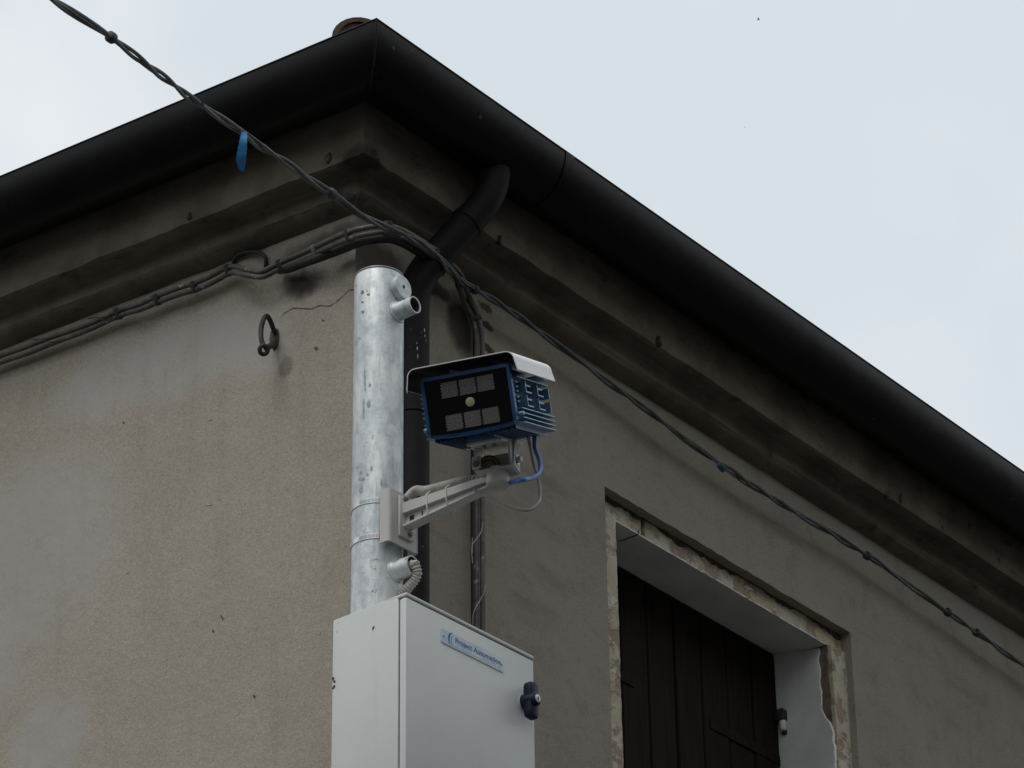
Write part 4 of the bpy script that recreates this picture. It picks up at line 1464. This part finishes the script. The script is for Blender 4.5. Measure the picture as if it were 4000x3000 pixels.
# nameplate
NPX0, NPX1, NPZ0, NPZ1 = -.1245, .0780, 4.6215, 4.6535
def rounded(x0, z0, x1, z1, r, n=5):
    p = []
    for cx, cz, a0 in ((x1-r, z0+r, -90), (x1-r, z1-r, 0), (x0+r, z1-r, 90), (x0+r, z0+r, 180)):
        for k in range(n+1):
            an = rad(a0+90*k/n)
            p.append((cx+r*math.cos(an), cz+r*math.sin(an)))
    return p
TD = lambda p: TB((p[0], DY-p[2], p[1]))
m_ = MB()
m_.prism(rounded(NPX0, NPZ0, NPX1, NPZ1, .004), 0.0002, .0018, TD)
plate = m_.build('nameplate', mPlate, cab, smooth=False)
for xx in (NPX0+.007, NPX1-.007):
    m_ = MB()
    m_.lathe(TB((xx, DY-.0018, 4.6385)), -by, [(.0030, 0), (.0026, .0010), (.0010, .0016)], 16)
    m_.build('screw', mBolt, plate)
def text_on(body, x0, z0, width, height, mat, name):
    cu = bpy.data.curves.new(name, 'FONT')
    cu.body = body
    cu.size = 1.0
    cu.offset = 0.022
    ob = bpy.data.objects.new(name+'_source', cu)
    COL.objects.link(ob)
    me = bpy.data.meshes.new_from_object(ob.evaluated_get(bpy.context.evaluated_depsgraph_get()))
    bpy.data.objects.remove(ob)
    bpy.data.curves.remove(cu)
    xs = [q.co.x for q in me.vertices]
    ys = [q.co.y for q in me.vertices]
    sx = width/(max(xs)-min(xs))
    cap = height/0.73
    q = MB()
    q.add([TB((x0+(v.co.x-min(xs))*sx, DY-.0021, z0+v.co.y*cap)) for v in me.vertices], [tuple(p.vertices) for p in me.polygons])
    bpy.data.meshes.remove(me)
    return q.build(name, mat, plate, smooth=False)
text_on('Project Automation', -.0800, 4.6352, .1490, .0122, mInk, 'lettering')
# illegible small print reads only as broken lines
def print_line(x0, x1, zc, h, seed, mat):
    rnd = random.Random(seed)
    q = MB()
    x = x0
    while x < x1:
        wd_ = rnd.uniform(.0010, .0022)
        hh = h*rnd.uniform(.6, 1)
        a_, b_ = min(x, x1), min(x+wd_, x1)
        if rnd.random() > .16:
            q.add([TB((a_, DY-.0021, zc)), TB((b_, DY-.0021, zc)), TB((b_, DY-.0021, zc+hh)), TB((a_, DY-.0021, zc+hh))], [(0, 1, 2, 3)])
        x += wd_+.0006
    tag(q.build('small_print', mat, plate, smooth=False), kind='stuff')
print_line(.0050, .0690, 4.6298, .0028, 3, mInk3)
print_line(-.1070, .0690, 4.6250, .0017, 5, mInk3)
# emblem: two crescent strokes like a wave
def crescent(cx, cz, R0, a0, a1, t, mat, name='emblem', lean=0.0):
    q = MB()
    r1, r2 = [], []
    n = 16
    for k in range(n+1):
        s_ = k/n
        an = rad(a0+(a1-a0)*s_)
        th_ = t*math.sin(math.pi*min(1, max(0, s_*.92+.04)))
        x, z = R0*math.cos(an), R0*1.25*math.sin(an)
        nx, nz_ = math.cos(an), math.sin(an)
        r1.append(TB((cx+x+lean*z+nx*th_*.5, DY-.0021, cz+z+nz_*th_*.5)))
        r2.append(TB((cx+x+lean*z-nx*th_*.5, DY-.0021, cz+z-nz_*th_*.5)))
    q.sheet([r1, r2])
    q.build(name, mat, plate, smooth=False)
crescent(-.0900, 4.6395, .0112, 95, 255, .0056, mInk, lean=.15)
crescent(-.0845, 4.6380, .0095, 120, 265, .0030, mInk2, lean=.15)
# wing handle with lock
KX, KZ = .1455, 4.5745
m_ = MB()
m_.lathe(TB((KX, DY-.0002, KZ)), -by, [(.0175, 0), (.0175, .003), (.0165, .0036)], 32)
han = m_.build('handle', mLock, cab)
m_ = MB()
m_.lathe(TB((KX, DY-.0036, KZ)), -by, [(.0180, 0), (.0180, .005), (.0150, .030), (.0125, .0335), (.0110, .0345)], 36)
wing = [(-.0125, .039), (.0095, .042), (.0140, .033), (.0140, -.033), (.0110, -.042), (-.0125, -.039), (-.0150, -.029), (-.0150, .029)]
m_.prism([(KX+a_, KZ+b_) for a_, b_ in wing], .0100, .0305, TD, bev=.0038)
m_.build('grip', mNavy, han)
m_ = MB()
m_.lathe(TB((KX, DY-.0375, KZ)), -by, [(.0088, 0), (.0088, .0016), (.0078, .0022)], 24)
m_.build('lock', mLock, han)
m_ = MB()
m_.box((KX-.0010, DY-.0404, KZ-.004), (KX+.0010, DY-.0396, KZ+.003), TB)
m_.lathe(TB((KX, DY-.0396, KZ+.001)), -by, [(.0020, 0), (.0020, .0008)], 12)
m_.build('keyhole', mBlack, han)
# rails that hold the cabinet against the pole
for z in (4.62, 4.18):
    m_ = MB()
    m_.box((-.10, CYB+.0005, z-.015), (.10, -.0575, z+.015), TB, bev=.002)
    m_.build('mounting_rail', mGal, cab)
# spots of mud on the cabinet side
def splat(px, py, s, ln=1.0, seedv=1):
    rnd = random.Random(seedv)
    p = on_plane(px, py, TB((CX0, 0, 0)), bx)
    q = MB()
    for k in range(int(4*ln)):
        bm = bmesh.new()
        bmesh.ops.create_icosphere(bm, subdivisions=1, radius=s*rnd.uniform(.5, 1))
        c = p + ZV*(rnd.uniform(-1, 1)*s*1.4*ln) + by*(rnd.uniform(-1, 1)*s)
        q.bm(bm, T3(c, (bx*.6, by, ZV)))
    q.build('mud_spot', mNest, cab)
splat(1457, 2456, .0026, 1.0, 2)
splat(1304, 2665, .0036, 3.0, 4)
splat(1320, 2435, .0009, 1, 6)
splat(1316, 2468, .0009, 1, 8)

# ------------------------------------------------------------------ two far birds
def bird(px, py, dist, span, rot, label):
    o = at_depth(px, py, dist)
    ax = cR*math.cos(rot)+cU*math.sin(rot)
    ay = -cR*math.sin(rot)+cU*math.cos(rot)
    q = MB()
    q.tube([o-ax*span*.30, o-ax*span*.22, o, o+ax*span*.2, o+ax*span*.3], [span*.015, span*.05, span*.075, span*.05, span*.012], 8)
    for sg in (-1, 1):
        q.add([o+ax*span*.12, o-ax*span*.08, o-ax*span*.22+ay*sg*span*.34-cF*span*.22, o-ax*span*.02+ay*sg*span*.2-cF*span*.15, o+ax*span*.10+ay*sg*span*.12,
               o+ax*span*.12+cF*.01, o-ax*span*.08+cF*.01, o-ax*span*.22+ay*sg*span*.34-cF*span*.21, o-ax*span*.02+ay*sg*span*.2-cF*span*.14, o+ax*span*.10+ay*sg*span*.12+cF*.01],
              [(0, 1, 2, 3, 4), (5, 6, 7, 8, 9), (0, 5, 6, 1), (1, 6, 7, 2), (2, 7, 8, 3), (3, 8, 9, 4), (4, 9, 5, 0)])
    tag(q.build('bird', mBird, None, origin=o), label, 'bird', 'birds high in the sky')
bird(2963, 75, 120, .19, -.5, 'larger dark flying bird near the top edge of the sky')
bird(2908, 498, 160, .08, .3, 'tiny speck of a flying bird lower in the sky')
